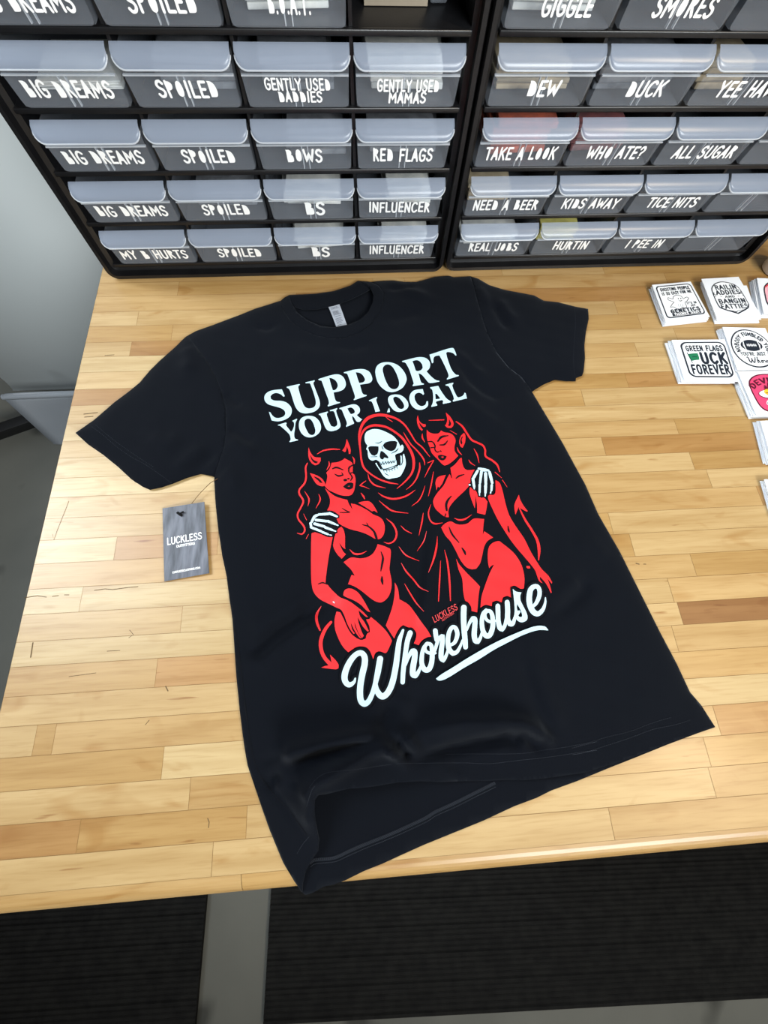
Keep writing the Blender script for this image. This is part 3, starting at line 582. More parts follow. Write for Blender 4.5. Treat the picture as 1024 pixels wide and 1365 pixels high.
def art_devil(am, fn):
    sh = crom(np.array([(.10, .58), (.14, .78), (.30, .90), (.5, .93), (.70, .90), (.86, .78), (.90, .58), (.86, .20), (.72, .07), (.5, .05), (.28, .07), (.14, .20)]), True, 4, 60)
    c_ = sh.mean(0); poly(am, fn, sh, 4, 0); poly(am, fn, c_ + (sh - c_) * .94, 3, 1)
    text(am, fn, 'DEVILED', 0, 0, 0, .11, 4, 2, .24, arc=(.5, .26, .46, 135, 45))
    poly(am, fn, circ(.5, .46, .29, .115), 4, 2); poly(am, fn, circ(.5, .465, .275, .10), 0, 3); poly(am, fn, circ(.5, .50, .17, .09), 5, 4)
    strokes(am, fn, [(.36, .49, .012), (.48, .47, .03), (.62, .49, .012)], 4, 5)
    for x, h in ((.40, .10), (.47, .16), (.55, .13), (.60, .09)): poly(am, fn, [(x - .04, .57), (x + .04, .57), (x + .02, .57 + h * .6), (x, .57 + h), (x - .02, .57 + h * .5)], 4, 5)
    for s, mi, k in (("0,.7,.2 .06,.95,.2 .2,.9,.22 .14,.1,.22 .3,.0,.2 .45,.4,.22 .36,.85,.22 .2,.95,.2", 0, 1.0), ("0,.7,.2 .06,.95,.2 .2,.9,.22 .14,.1,.22 .3,.0,.2 .45,.4,.22 .36,.85,.22 .2,.95,.2", 1, .45)):
        p = crom(nums(s), False, 4, 70); p[:, 0] = .32 + p[:, 0] * .42; p[:, 1] = .13 + p[:, 1] * .17; p[:, 2] *= .34 * k; strokes(am, fn, p, mi, 3 + (mi == 1))
def art_badge(am, fn):
    poly(am, fn, rrect2(.10, .08, .90, .92, .30, 8), 1, 0); poly(am, fn, rrect2(.13, .11, .87, .89, .28, 8), 7, 1)
    poly(am, fn, circ(.36, .52, .15, .17), 4, 2); poly(am, fn, circ(.36, .52, .13, .15), 6, 3); strokes(am, fn, [(.16, .74, .03), (.3, .86, .05), (.7, .86, .05), (.84, .74, .03)], 6, 2); strokes(am, fn, [(.17, .26, .03), (.3, .16, .06), (.7, .16, .06), (.84, .26, .03)], 8, 2)
def art_maroon(am, fn):
    poly(am, fn, rrect2(.1, .08, .92, .92, .3, 8), 4, 0)
def art_plain(am, fn):
    frame_art(am, fn, .13, .10, .955, .93, .13, .022)
def art_plain_round(am, fn):
    poly(am, fn, circ(.5, .5, .455, .455), 1, 0); poly(am, fn, circ(.5, .5, .425, .425), 0, 1)
def stack(pxq, n, name, top_label, lower_label, grp, art, under=None, dz=.0011, shift=(-.004, .0015), seed=1):
    rnd = random.Random(seed); ztop = .0010 * 1 + dz * n
    q = at(pxq, ztop)
    for i in range(n):
        z = .0009 + dz * i
        if i == n - 1: sheet(name, q, ztop, top_label, grp, art); break
        k = 1 - i / (n - 1); jx, jy = rnd.uniform(-.0015, .0015) + shift[0] * (.35 + .65 * k), rnd.uniform(-.0012, .0012) + shift[1] * (.3 + .7 * k); a = rnd.uniform(-.03, .03); c_ = q.mean(0)
        qq = np.array([[c_[0] + (p[0] - c_[0]) * math.cos(a) - (p[1] - c_[1]) * math.sin(a) + jx, c_[1] + (p[0] - c_[0]) * math.sin(a) + (p[1] - c_[1]) * math.cos(a) + jy, 0] for p in q])
        sheet(name, qq, z, lower_label, grp, under if under else None, .0006)
T = lambda ox, oy, s, *p: [(ox + a / s, oy + b_ / s) for a, b_ in p]
stack(T(860, 365, 8, (75, 118), (487, 82), (692, 458), (222, 520)), 6, 'sticker', 'GHOSTING PEOPLE sticker with a waving ghost, top of its stack', 'one of the stickers stacked under the GHOSTING PEOPLE sticker', 'GHOSTING PEOPLE sticker stack', art_ghost, art_plain, shift=(-.001, -.003), seed=2)
stack(T(924, 300, 10.24, (115, 735), (622, 706), (925, 1235), (315, 1250)), 8, 'sticker', 'RAILIN ADDIES badge sticker, top of its stack', 'one of the stickers stacked under the RAILIN ADDIES sticker', 'RAILIN ADDIES sticker stack', art_railin, art_plain_round, shift=(.004, -.006), seed=3)
sheet('sticker', at(T(924, 300, 10.24, (300, 765), (790, 768), (965, 1235), (480, 1240)), .0086)[:, :3] * np.array([1, 1, 1]), .0007, 'maroon sticker peeking out from under the right side of the RAILIN ADDIES stack', None, art_maroon, .0006)
stack(T(924, 300, 10.24, (872, 722), (1420, 745), (1570, 1215), (965, 1212)), 7, 'sticker', 'red and pink badge sticker at the right photo edge, top of its stack', 'one of the stickers stacked under the red and pink badge sticker', 'red and pink sticker stack', art_badge, None, shift=(-.006, .0005), seed=4)
stack(T(860, 365, 8, (285, 706), (850, 700), (990, 1148), (425, 1140)), 7, 'sticker', 'GREEN FLAGS sticker with a green flag, top of its stack', 'one of the stickers stacked under the GREEN FLAGS sticker', 'GREEN FLAGS sticker stack', art_green, art_plain, shift=(-.005, .001), seed=5)
stack(T(924, 430, 10.24, (400, 60), (985, 75), (1255, 640), (606, 648)), 7, 'sticker', 'round sticker with a football, top of its stack', 'one of the stickers stacked under the round football sticker', 'football sticker stack', art_whore, art_plain_round, shift=(-.004, .0), seed=6)
stack(T(924, 430, 10.24, (610, 668), (1300, 652), (1560, 1255), (865, 1268)), 7, 'sticker', 'pink DEVILED sticker with a filled egg, top of its stack', 'one of the stickers stacked under the pink DEVILED sticker', 'pink DEVILED sticker stack', art_devil, None, shift=(-.004, .001), seed=7)
stack([(1014, 561), (1078, 558), (1102, 612), (1030, 617)], 7, 'sticker', 'white edged sticker below the pink DEVILED stack at the photo edge', 'one of the stickers under the white edged one below the pink stack', 'sticker stack below the pink one', None, None, shift=(-.003, .001), seed=8)
stack([(1019, 639), (1085, 637), (1108, 690), (1036, 694)], 5, 'sticker', 'sticker corner farthest down the right photo edge', 'one of the stickers under the one farthest down the right edge', 'lowest sticker stack', None, None, shift=(-.001, .0), seed=9)
mb = MB(); cc_ = at([(1041, 352)], .012)[0]
mb.lathe([(.019, 0), (.0215, .002), (.022, .026), (.0215, .028), (.017, .028), (.016, .020), (.006, .020)], cc_[0], cc_[1], 36)
tag(mb.obj('tape_roll', mat('white_tape_roll', srgb(244, 243, 246), .4, .5), None, True), 'small white roll standing right of the right cabinet at the photo edge', 'roll')

# ---------------------------------------------------------------- hang tag
m_tag = noise_col(mat('printed_grey_wood_card', (0.1, 0.1, 0.1), .5, .4), srgb(52, 55, 63), srgb(104, 107, 118), 1, (120, 22, 1), 6, .36, .70)
tq = at([(215.8, 677), (272.9, 669.6), (278.6, 764), (218.2, 774.6)], .004)[:, :2]
def tagfn(p, dz=0.0):
    u = p[:, :1]; v = p[:, 1:2]; xy = (tq[3] * (1 - u) + tq[2] * u) * (1 - v) + (tq[0] * (1 - u) + tq[1] * u) * v
    return np.column_stack([xy, .0022 + .0035 * u[:, 0] * (.4 + .6 * v[:, 0]) + dz])
tagr = empty('hang_tag', tuple(tagfn(np.array([[.5, .5]]))[0] * np.array([1, 1, 0])))
tag(tagr, 'grey printed hang tag lying left of the black shirt', 'hang tag')
def local(o, v): return [(p[0] - o.location.x, p[1] - o.location.y, p[2] - o.location.z) for p in v]
mb = MB(); g = np.array([(i / 8, j / 8) for j in range(9) for i in range(9)], float)
mb.add(local(tagr, tagfn(g)), [(j * 9 + i, j * 9 + i + 1, (j + 1) * 9 + i + 1, (j + 1) * 9 + i) for j in range(8) for i in range(8)])
o = mb.obj('card', m_tag, tagr); sm = o.modifiers.new('solid', 'SOLIDIFY'); sm.thickness = .0008
for s, x0, x1, y0, y1, cap, wt in (('LUCKLESS', .09, .89, .475, .480, .090, .15), ('OUTFITTERS', .30, .72, .418, .418, .030, .20), ('LUCKLESSCLOTHING.COM', .19, .81, .083, .083, .024, .22)):
    parts, tw = lettering(s, wt, False, .14); mb = MB()
    for v, f in parts:
        uv = np.column_stack([x0 + (x1 - x0) * v[:, 0] / tw, y0 + (y1 - y0) * v[:, 0] / tw + v[:, 1] * cap]); v3 = tagfn(uv, .0003)
        mb.add(local(tagr, v3), fixed_up(v3, f))
    mb.obj('printed_lettering', m_let, tagr)
m_cord = mat('black_cord', srgb(8, 8, 9), .8, .2); m_thr = mat('brown_thread', srgb(96, 72, 46), .7, .2)
mb = MB(); h = tagfn(np.array([[.36, .90], [.46, .845]]), .0012); k2 = tagfn(np.array([[.41, .875], [.51, .895]]), .0018)
mb.tube(local(tagr, h), .0016, 8); mb.tube(local(tagr, k2), .0011, 8); mb.obj('cord_knot', m_cord, tagr, True)
pp = [tuple(p) for p in at([(255.5, 671.5), (262, 663), (269, 655), (274, 650), (280, 644), (290, 638)], .006)]
mb = MB(); mb.tube(local(tagr, pp), .00045, 6); mb.obj('thread', m_thr, tagr, True)
# ---------------------------------------------------------------- printed artwork (traced in eighths of a photo pixel, per tile)
TILE = {'1': (350, 455), '2': (478, 455), '3': (606, 455), '4': (390, 580), '5': (478, 540), '6': (540, 540), '7': (400, 730),
        '8': (500, 640), '9': (560, 690), 'a': (640, 640), 'b': (450, 790), 'c': (560, 760), 'd': (620, 750)}
SUPPORT = [  # (tile, outline, counter)
 ('1', "207,512 238,585 222,590 195,565 150,550 110,560 85,585 90,615 130,632 200,635 260,655 300,695 313,740 300,790 260,825 200,848 150,853 97,843 68,752 85,760 105,790 140,815 190,815 230,795 243,765 230,735 190,710 120,690 60,670 25,635 20,590 40,555 80,530 140,517", ""),
 ('1', "258,485 385,457 397,465 385,475 383,500 410,600 440,680 470,710 510,715 550,700 568,670 565,620 535,520 510,455 500,445 462,448 458,438 555,415 557,425 545,437 545,460 575,540 605,620 613,670 600,710 560,745 500,765 440,768 390,748 355,705 330,640 305,560 285,510 262,495", ""),
 ('1', "595,403 690,373 760,355 820,355 865,385 888,440 885,480 860,515 810,535 758,545 770,600 780,630 800,645 828,648 825,657 698,695 695,685 708,665 705,630 680,560 645,460 630,420 600,412", "712,390 735,392 770,410 795,440 803,475 790,505 770,520 750,522 730,460"),
 ('2', "-156,330 -60,305 20,295 75,302 120,330 145,385 143,420 115,445 60,455 15,462 25,500 40,550 60,568 88,572 85,582 -48,628 -50,618 -38,600 -45,560 -80,460 -110,370 -125,345 -155,338", "-30,330 10,335 45,360 68,400 65,425 45,438 8,445 -5,410"),
 ('2', "185,370 180,310 200,260 245,230 310,222 380,235 440,270 490,330 513,390 505,440 470,495 410,530 350,542 300,530 245,490 205,435", "258,300 275,260 310,245 350,260 385,305 415,370 433,430 430,475 405,505 370,510 330,490 300,440 275,380"),
 ('2', "465,210 580,180 650,168 710,175 750,205 765,245 755,290 725,320 770,370 820,410 865,422 862,430 765,445 730,420 680,360 640,340 655,400 670,440 697,452 697,460 580,478 578,468 590,450 575,400 545,310 515,250 495,225 468,220", "575,210 620,200 655,215 680,250 685,285 665,308 630,318 610,310 595,265"),
 ('2', "757,142 840,115 940,82 1000,70 1018,80 1035,115 1046,150 1035,152 1015,130 985,118 950,112 935,125 945,170 975,260 1005,320 1040,355 1070,360 1068,370 945,408 943,398 960,375 955,340 920,260 880,180 865,155 850,152 815,160 800,185 800,225 785,235 775,205", ""),
]
YOURLOCAL = [
 ('1', "165,890 250,865 258,875 250,890 265,915 305,965 318,950 335,910 338,880 330,858 318,853 322,845 365,825 370,833 355,860 350,890 345,940 338,980 340,1020 350,1040 380,1048 378,1056 290,1075 288,1066 300,1050 298,1025 285,990 240,945 205,915 185,900 165,898", ""),
 ('1', "388,895 395,850 420,815 460,798 510,795 560,808 600,845 622,890 622,940 600,980 560,1010 510,1025 460,1015 420,985 395,940", "447,870 455,840 480,825 510,830 535,860 555,910 565,955 555,990 530,1000 500,990 475,955 455,910"),
 ('1', "600,775 695,748 700,757 685,770 690,800 715,870 735,905 770,912 795,895 798,865 780,800 765,755 750,743 720,745 718,735 795,712 798,722 785,735 790,765 815,830 830,880 828,915 800,940 750,957 710,955 680,935 660,895 640,840 620,795 603,783", ""),
 ('1', "820,712 900,688 960,672 1000,676 1030,700 1040,735 1030,765 1005,785 1025,805 1045,820 1062,832 1040,855 1020,860 1000,850 975,810 955,795 960,830 975,865 975,878 895,912 890,903 900,885 895,850 870,790 850,740 838,725 822,722", "905,715 940,705 970,720 985,745 980,765 955,775 940,775 920,745"),
 ('2', "112,630 195,592 200,600 190,620 195,650 230,745 180,753 165,700 145,650 130,638 115,637", ""),
 ('2', "325,710 333,725 335,755 305,758 312,735", ""),
 ('2', "315,620 325,590 355,572 400,567 450,575 495,605 525,645 533,685 520,715 485,740 435,753 385,740 350,705 325,665", "370,605 385,590 410,592 445,615 475,655 487,690 480,715 455,722 425,710 395,670 375,635"),
 ('2', "545,630 545,585 565,545 600,520 650,512 685,508 700,560 690,572 670,555 640,548 610,560 597,590 605,630 630,670 665,690 700,685 720,665 725,640 740,638 742,680 720,710 680,728 640,730 600,715 565,680", ""),
 ('2', "765,490 850,474 885,535 935,605 985,640 983,650 903,668 898,658 905,640 892,625 830,640 825,655 840,675 838,685 780,700 777,690 792,655 797,590 790,530 780,510 767,500", "818,560 835,560 870,605 868,612 822,618"),
 ('2', "928,462 1008,440 1012,450 1000,465 1010,505 1045,580 1065,598 1100,588 1125,565 1130,548 1143,552 1157,608 1010,643 1005,633 1018,615 1010,580 975,500 958,478 930,472", ""),
]
SCRIPT_S = [  # (tile, "x,y,width ...")
 ('b', "190,915,18 175,955,34 125,983,56 85,950,62 75,890,66 100,800,64 150,710,60 205,655,56 255,645,60 288,685,64 290,760,66 265,870,66 245,980,66 240,1080,66 250,1150,66 285,1185,64 330,1160,56 370,1080,50 400,980,50 430,850,62 455,705,64"),
 ('b', "405,960,40 415,1030,56 450,1090,66 490,1105,66 540,1060,64 585,960,64 620,800,62 640,650,58 660,510,50 700,400,26"),
 ('b', "775,430,56 745,520,52 720,680,50 700,850,50 695,955,48"),
 ('b', "725,780,20 760,680,38 800,620,50 825,630,54 822,700,60 805,800,62 805,870,62 830,885,58 860,850,40 890,780,24"),
 ('c', "165,885,24 120,888,32 70,870,34 52,825,34 78,780,36 118,800,42 130,870,50 125,980,54 95,1055,56 50,1060,56 20,1000,50 20,920,46 35,840,40 70,785,36"),
 ('c', "163,645,50 170,700,50 178,745,46"), ('c', "150,890,28 185,770,38 215,715,38 243,698,40 240,760,50 228,850,52 226,930,54 246,962,50 275,920,36 300,850,28"),
 ('c', "315,805,28 370,770,40 398,690,46 382,622,46 345,610,44 312,660,46 297,750,50 310,840,54 350,890,50 395,870,40 430,810,30 455,745,22"),
 ('c', "468,398,60 465,500,60 470,620,58 480,740,56 486,820,52"),
 ('c', "500,640,20 530,560,34 565,512,46 588,525,48 584,600,54 578,690,56 590,750,56 615,765,50 645,720,34 668,640,24"),
 ('c', "805,540,24 750,550,32 708,525,34 692,475,34 715,432,36 755,445,40 775,510,48 775,610,52 745,690,54 705,700,54 670,640,50 660,550,46 672,470,42 705,427,38"),
 ('c', "830,382,50 832,450,50 835,540,50 850,610,54 875,632,50 905,590,38 925,500,34"),
 ('c', "930,342,52 935,430,54 935,520,54 960,575,52 990,570,44 1015,500,32"),
 ('d', "705,485,22 760,430,40 795,340,46 785,270,46 745,252,48 700,290,56 685,380,60 695,460,60 730,525,60 780,545,54 830,500,40 855,430,26 858,375,12"),
]
SCRIPT_F = [('d', "510,280 545,308 603,318 590,350 592,400 620,460 655,530 668,585 652,620 605,637 565,622 540,592 525,640 500,655 515,600 530,520 525,420", "555,440 590,500 610,560 600,582 575,575 570,560 590,530 585,510 560,512 553,480"),
 ('d', "-310,1238 -250,1190 -150,1130 0,1035 100,975 250,890 400,815 550,750 650,710 740,680 810,673 860,685 890,722 870,722 800,718 720,735 600,780 450,855 300,935 150,1030 0,1115 -80,1165 -160,1215 -230,1250 -280,1258", "")]
# hooded skeleton: red strokes
REAPER_S = [('5', s) for s in """5,420,8 8,310,22 40,210,28 100,140,34 180,110,30 260,106,30 350,125,24 430,160,20 500,220,18 560,310,16 610,390,14 680,450,14 720,500,12 760,550,5
15,400,14 30,320,18 70,255,22 140,220,24 220,218,24 310,240,22 400,295,22 470,355,24 530,440,26 575,530,28 590,620,28 575,710,22 530,780,18 470,840,14 410,890,5
10,390,22 20,480,18 32,590,20 60,670,20 130,735,16 220,790,16 320,825,18 425,843,5
480,290,4 520,360,14 560,420,14 620,480,14 670,540,16 700,590,14 707,640,5
100,735,5 120,800,14 180,855,16 290,885,4
652,615,8 652,680,18 620,780,16 570,850,12 510,900,4
290,125,5 320,150,9 362,177,6
210,935,4 270,975,16 370,1000,20 480,980,18 550,945,14 605,905,4
710,860,4 680,950,12 640,1020,12 570,1075,4
220,1020,4 290,1080,14 370,1130,16 530,1153,4
800,710,5 775,850,14 745,970,5
738,617,7 770,602,10 805,586,8 750,680,13 705,770,4
78,808,7 45,832,11 14,858,12 60,870,9 115,895,4
25,935,4 50,970,18 66,1000,9""".split('\n')] + [('8', s) for s in """275,485,4 320,530,12 390,568,8
255,710,4 330,800,14 470,862,4
280,885,4 330,970,16 410,1060,16 480,1145,14 570,1188,4
315,1105,4 370,1200,14 440,1310,14 520,1400,4
515,350,5 500,450,16 468,590,4
550,545,4 520,650,12 450,755,4
665,600,4 655,720,20 620,860,18 570,985,4
700,860,4 690,1050,16 678,1290,10
742,745,4 775,890,18 795,1080,20 805,1285,10""".split('\n')]
SKULL_W = [('5', "65,345 75,300 110,270 170,255 240,265 310,295 370,330 420,385 445,440 465,420 480,440 478,475 455,505 410,518 390,535 395,570 405,600 410,650 340,680 250,690 225,640 215,600 185,580 150,592 115,575 100,530 98,490 82,470 95,430 72,395", ""),
 ('5', "178,620 192,615 215,660 245,690 310,695 380,675 430,640 445,650 450,620 443,560 450,535 462,545 470,590 474,530 485,520 500,570 503,640 470,720 435,765 360,780 320,788 270,760 230,700", "")]
SKULL_K = [('5', s, "") for s in ["103,455 120,440 160,438 212,440 213,480 200,520 170,540 140,530 115,495", "260,430 285,400 330,385 390,383 412,395 405,440 385,475 350,490 310,480 280,460",
 "238,490 260,495 300,530 320,555 310,568 285,560 275,558 262,578 245,578 230,560 228,530", "402,545 440,535 448,560 443,615 418,645 408,600"]]
SKULL_KS = [('5', s) for s in ["215,602,12 238,655,16 262,682,9 310,676,7 360,660,7 410,640,12", "180,402,4 215,405,8 250,385,4", "250,440,7 262,468,8", "350,515,4 400,490,10 425,460,4", "130,552,4 200,550,5", "285,730,9 320,750,5",
 "235,612,4 245,640,6 262,600,4 270,636,6 290,598,4 296,630,6 318,596,4 322,626,6 345,594,4 350,622,6 370,590,4 376,616,6 395,585,4", "268,690,5 275,718,3", "298,690,5 305,718,3", "326,684,5 334,712,3", "354,676,5 362,704,3", "382,664,5 390,692,3", "408,654,5 416,680,3", "466,545,8 470,600,8 455,640,5"]]
# left devil woman
LW_F = [('4', s, "") for s in ["418,295 480,288 530,268 555,247 590,265 628,288 643,320 643,400 662,425 673,475 668,540 652,605 625,638 580,648 510,640 440,612 385,585 345,545 358,510 372,440 360,400 395,360",
 "345,565 400,612 450,648 510,672 585,690 600,730 640,795 622,728 690,745 790,795 860,845 930,875 970,920 985,985 975,1055 945,1098 912,1110 870,1100 800,1060 720,1030 620,1005 550,975 490,940 430,900 380,885 400,830 370,800 395,750 400,690 385,640",
 "700,722 745,708 810,705 850,730 890,790 908,830 870,805 850,815 780,770",
 "440,1130 450,1080 480,1010 520,975 545,1010 560,1080 560,1180 566,1215 540,1200 500,1150 510,1180 540,1240 570,1270 525,1320 470,1260 435,1190",
 "185,405 250,425 310,460 345,510 350,540 310,545 260,525 220,470", "172,130 190,180 230,230 300,240 300,275 275,310 240,322 205,300 175,250 168,190",
 "578,40 600,90 620,150 618,200 600,200 595,160 580,120 572,165 560,183 530,165 560,120"]] + [('7', s, "") for s in [
 "125,-155 180,-165 260,-130 350,-115 325,0 300,140 272,368 290,390 340,450 420,525 480,550 540,580 620,640 680,690 725,740 700,735 625,668 640,730 690,800 735,890 720,895 670,840 615,740 625,800 660,900 682,940 660,965 620,900 580,790 590,850 630,930 655,968 630,955 580,880 540,795 555,870 587,915 570,920 535,870 500,800 475,730 440,665 380,635 310,600 220,555 155,490 128,410 118,280 118,0 122,-130",
 "465,155 545,105 640,115 720,100 780,60 815,0 828,-38 890,-20 960,10 970,50 960,160 955,240 975,340 975,430 950,510 910,560 860,585 800,570 740,530 680,480 610,430 550,400 512,390 550,290 585,300 545,235 500,190",
 "462,500 475,455 515,435 570,445 630,490 690,580 750,690 710,670 650,610 580,565 510,535 470,515",
 "390,680 430,690 470,770 500,840 540,910 590,955 650,985 700,970 715,920 745,900 740,840 705,765 740,760 755,738 830,800 920,890 975,980 975,1010 930,1110 905,1125 850,1105 815,1115 795,1140 782,1190 750,1110 710,1065 650,1052 590,1065 515,1115 460,1060 410,970 375,870 368,770",
 "320,1140 375,1195 410,1245 410,1285 380,1297 300,1290 228,1278 270,1262 315,1250 335,1220"]] + [
 ('b', "610,-110 645,-40 660,70 760,130 830,220 900,320 960,400 1000,470 960,475 900,510 865,560 815,540 835,490 840,430 800,375 755,370 700,345 660,380 625,440 605,490 560,420 515,350 560,230 595,110 612,-30", "")]
LW_S = [('7', "330,795,28 270,870,36 225,980,40 225,1080,40 260,1170,40 320,1240,42"), ('7', "225,625,4 180,710,28 180,790,28 213,880,18"),
 ('8', "120,410,4 190,470,18 230,560,20 210,640,18 150,675,14 95,660,4")] + [('4', s) for s in """610,1220,4 660,1265,20 730,1265,16 790,1238,4
265,200,7 330,165,14 420,150,16 505,153,9
388,280,5 392,320,16 365,370,5
640,230,5 658,265,16 658,305,9
158,300,12 140,350,18 145,440,18 130,510,20 75,580,18 75,630,20 115,700,20 90,770,18 55,840,18 65,900,18 120,970,18 130,1020,18 100,1055,14 50,1045,6
130,600,4 175,680,16 165,755,5
280,630,4 295,690,16 250,780,4
118,840,4 150,905,8
170,1060,7 145,1105,6""".split('\n')]
LW_KS = [('4', s) for s in """425,360,6 470,345,16 540,370,6
450,415,5 490,435,16 540,425,9 525,400,5
555,480,22 570,478,22
592,465,13 602,464,13
612,410,9 636,450,12 620,485,7
640,320,9 605,345,14 600,385,10 612,412,8
608,408,9 645,398,9
505,825,4 560,826,8 612,822,6
530,780,4 570,805,9 612,822,6
745,955,5 810,975,14 870,1030,20 897,1100,22
790,935,4 812,975,9""".split('\n')] + [('7', s) for s in ["865,45,5 885,110,18 875,180,18 862,250,5", "875,310,9 875,350,24 882,390,10", "195,388,5 240,374,10 290,390,8"]]
LW_K = [('4', "540,550 580,515 620,505 650,515 645,560 610,580 570,572", "585,548 600,540 618,542 605,552"), ('4', "225,440 270,455 300,480 320,510 290,505 280,490 255,470", ""), ('4', "190,210 220,260 270,285 255,300 225,290 200,255", ""),
 ('4', "180,960 200,880 250,830 330,812 420,806 500,855 498,880 470,892 490,940 502,975 470,1005 482,1040 440,1056 444,1085 380,1088 300,1055 205,1025", "")]
LW_W = [('4', s) for s in "200,985,26 192,940,26|205,925,24 235,870,30 270,852,24|280,847,24 380,840,28|395,835,30 475,868,20|250,905,28 365,918,26|378,918,28 455,950,22|468,955,16 485,962,14|235,945,30 340,975,26|352,985,28 425,1012,22|438,1018,14 460,1025,14|215,990,26 305,1025,24|320,1035,24 380,1058,20|398,1065,12 415,1068,12".split('|')] + [('7', "355,578,12 365,588,12")]
# right devil woman
RW_F = [('6', s, "") for s in ["232,262 260,290 310,305 360,300 385,270 420,290 480,300 520,330 540,380 528,440 530,490 555,525 568,540 530,580 480,620 430,643 400,632 360,590 310,540 280,500 265,450 245,400 232,330",
 "485,668 530,635 585,570 605,562 612,620 632,672 670,693 745,687 712,760 695,830 675,870 630,920 560,985 500,1050 470,1100 462,1140 468,1195 425,1190 370,1150 325,1105 302,1050 306,1000 350,930 410,860 450,780 475,735 500,775",
 "325,830 340,780 380,755 435,745 400,830 365,880 350,865 335,910 330,870",
 "688,930 690,880 710,870 760,920 780,980 840,985 880,1030 870,1100 855,1170 770,1150 768,1060 750,960 750,1050 745,1100 720,1040 700,980",
 "630,295 645,330 640,400 615,455 590,440 578,390 595,330", "138,110 150,160 180,195 220,205 222,225 205,235 185,225 150,180 160,220 190,262 180,275 150,245 130,190 128,140", "435,80 480,120 515,180 515,220 490,245 450,240 425,215 440,200 450,150"]] + [('a', s, "") for s in [
 "165,0 210,30 240,110 270,240 310,370 380,490 470,620 540,760 600,860 660,950 730,1020 770,1090 765,1105 720,1050 745,1120 765,1200 755,1205 725,1140 690,1085 640,1030 640,1060 668,1100 630,1075 605,1010 580,950 500,850 380,710 300,600 200,440 130,300 85,190 100,155 140,160 165,130",
 "98,940 85,870 83,780 95,715 130,672 195,650 240,675 350,765 415,850 455,940 475,1050 468,1155 430,1158 370,1125 325,1140 330,1190 338,1255 290,1235 245,1250 230,1305 180,1285 130,1300 125,1345 60,1330 5,1360 15,1250 45,1150 100,1000 150,900 120,915",
 "495,915 530,915 537,940 510,942 495,930", "415,155 430,210 470,280 510,330 495,335 440,305 410,290 395,330 378,370 368,310 370,250"]] + [('9', s, "") for s in [
 "225,105 270,60 330,40 380,65 440,75 510,60 575,10 685,15 675,100 670,185 685,145 730,175 780,212 720,250 685,310 660,420 640,490 600,545 550,550 490,525 430,450 390,370 330,260 270,190",
 "385,435 420,500 500,590 590,680 640,735 625,830 610,1010 550,995 545,950 510,900 480,880 460,780 450,650 410,550"]]
RW_S = [('a', "420,300,12 480,420,22 550,530,24 610,640,28 630,740,32 625,850,12"), ('8', "595,260,4 570,350,14 590,430,14 640,465,18 720,455,4"), ('a', "240,0,8 290,75,4")] + [('6', s) for s in """525,1205,4 580,1225,18 640,1215,18 710,1170,4
255,163,5 340,160,10 415,157,10
545,175,10 610,225,20 660,300,20 710,370,20 770,400,20 830,430,20 855,480,20 860,545,20 930,590,20 985,640,20 1010,710,9
185,305,5 185,345,16 210,395,5
480,270,4 550,310,8
555,450,4 570,490,14 605,530,5
735,465,5 770,530,14 790,615,5
680,585,5 700,615,12 745,645,5
960,715,8 1030,775,5""".split('\n')]
RW_KS = [('6', s) for s in """350,385,12 390,340,20 460,325,5
370,425,7 420,420,14 455,380,5
245,390,7 290,390,10 320,430,12 318,470,10 340,500,10 365,495,7
275,455,9 310,450,7
378,488,10 384,492,10
545,780,7 580,755,14 630,740,5
490,740,8 497,775,5
445,1120,18 440,1060,22 460,1010,18 495,970,5
425,1190,7 435,1160,9""".split('\n')] + [('9', s) for s in ["310,100,5 345,180,18 415,265,7", "450,325,11 475,365,22 485,395,9"]] + [('a', "300,490,5 305,530,16 312,555,7")]
RW_K = [('6', "350,540 380,530 410,535 445,545 430,575 400,590 370,580 355,560", "382,554 400,546 418,552 402,566"), ('6', "620,330 605,370 612,400 605,420 590,395 600,350", ""), ('6', "470,150 490,190 488,215 470,225 460,215 470,190", ""),
 ('6', "700,780 745,690 790,658 860,650 925,690 948,800 958,900 935,952 888,955 868,992 840,985 810,988 775,950 770,908 735,910 705,880 675,855 680,835 705,835", "")]
RW_W = [('6', s) for s in "785,675,20 840,690,36 890,695,20|775,700,26 735,770,30|725,785,30 738,870,26|738,885,16 740,893,12|815,710,30 800,830,24|797,850,26 795,930,22|795,945,14 795,960,12|860,730,34 862,845,28|860,860,32 858,935,24|856,950,16 855,970,14|898,712,24 904,716,24|905,730,32 930,830,28|925,855,26 922,910,22|915,925,14 912,938,14|688,850,18 692,852,18".split('|')]

# ---------------------------------------------------------------- the black T-shirt
def TP(ox, oy, s, txt): return [(ox + float(a.split(',')[0]) / s, oy + float(a.split(',')[1]) / s) for a in txt.split()]
L_SLV_TOP = TP(90, 360, 4, "640,350 625,360 575,410 490,485 440,535 385,600 330,645 250,705 140,800 42,868")
L_SLV_HEM = TP(90, 360, 4, "42,868 110,930 190,985 270,1050 340,1115 400,1155 440,1172")
L_SLV_BOT = TP(90, 360, 4, "440,1172 500,1160 560,1140 640,1108 710,1087 785,1102")
L_ARM = TP(90, 360, 4, "640,350 690,412 740,480 790,570 825,660 843,740 846,860 835,940 815,1000 795,1060 785,1102")
L_SHO = TP(90, 360, 4, "640,350 685,325 770,295 850,265 930,235 1000,206") + TP(340, 350, 4, "60,228 135,204")
COL_OUT = TP(340, 350, 4, "135,204 150,250 190,310 250,355 320,385 400,402 480,398 560,370 620,325 665,265 685,200 685,160 660,125 620,103")
COL_TOP = TP(340, 350, 4, "135,204 160,185 185,172 240,170 330,165 420,152 510,122 548,97 590,100 620,103")
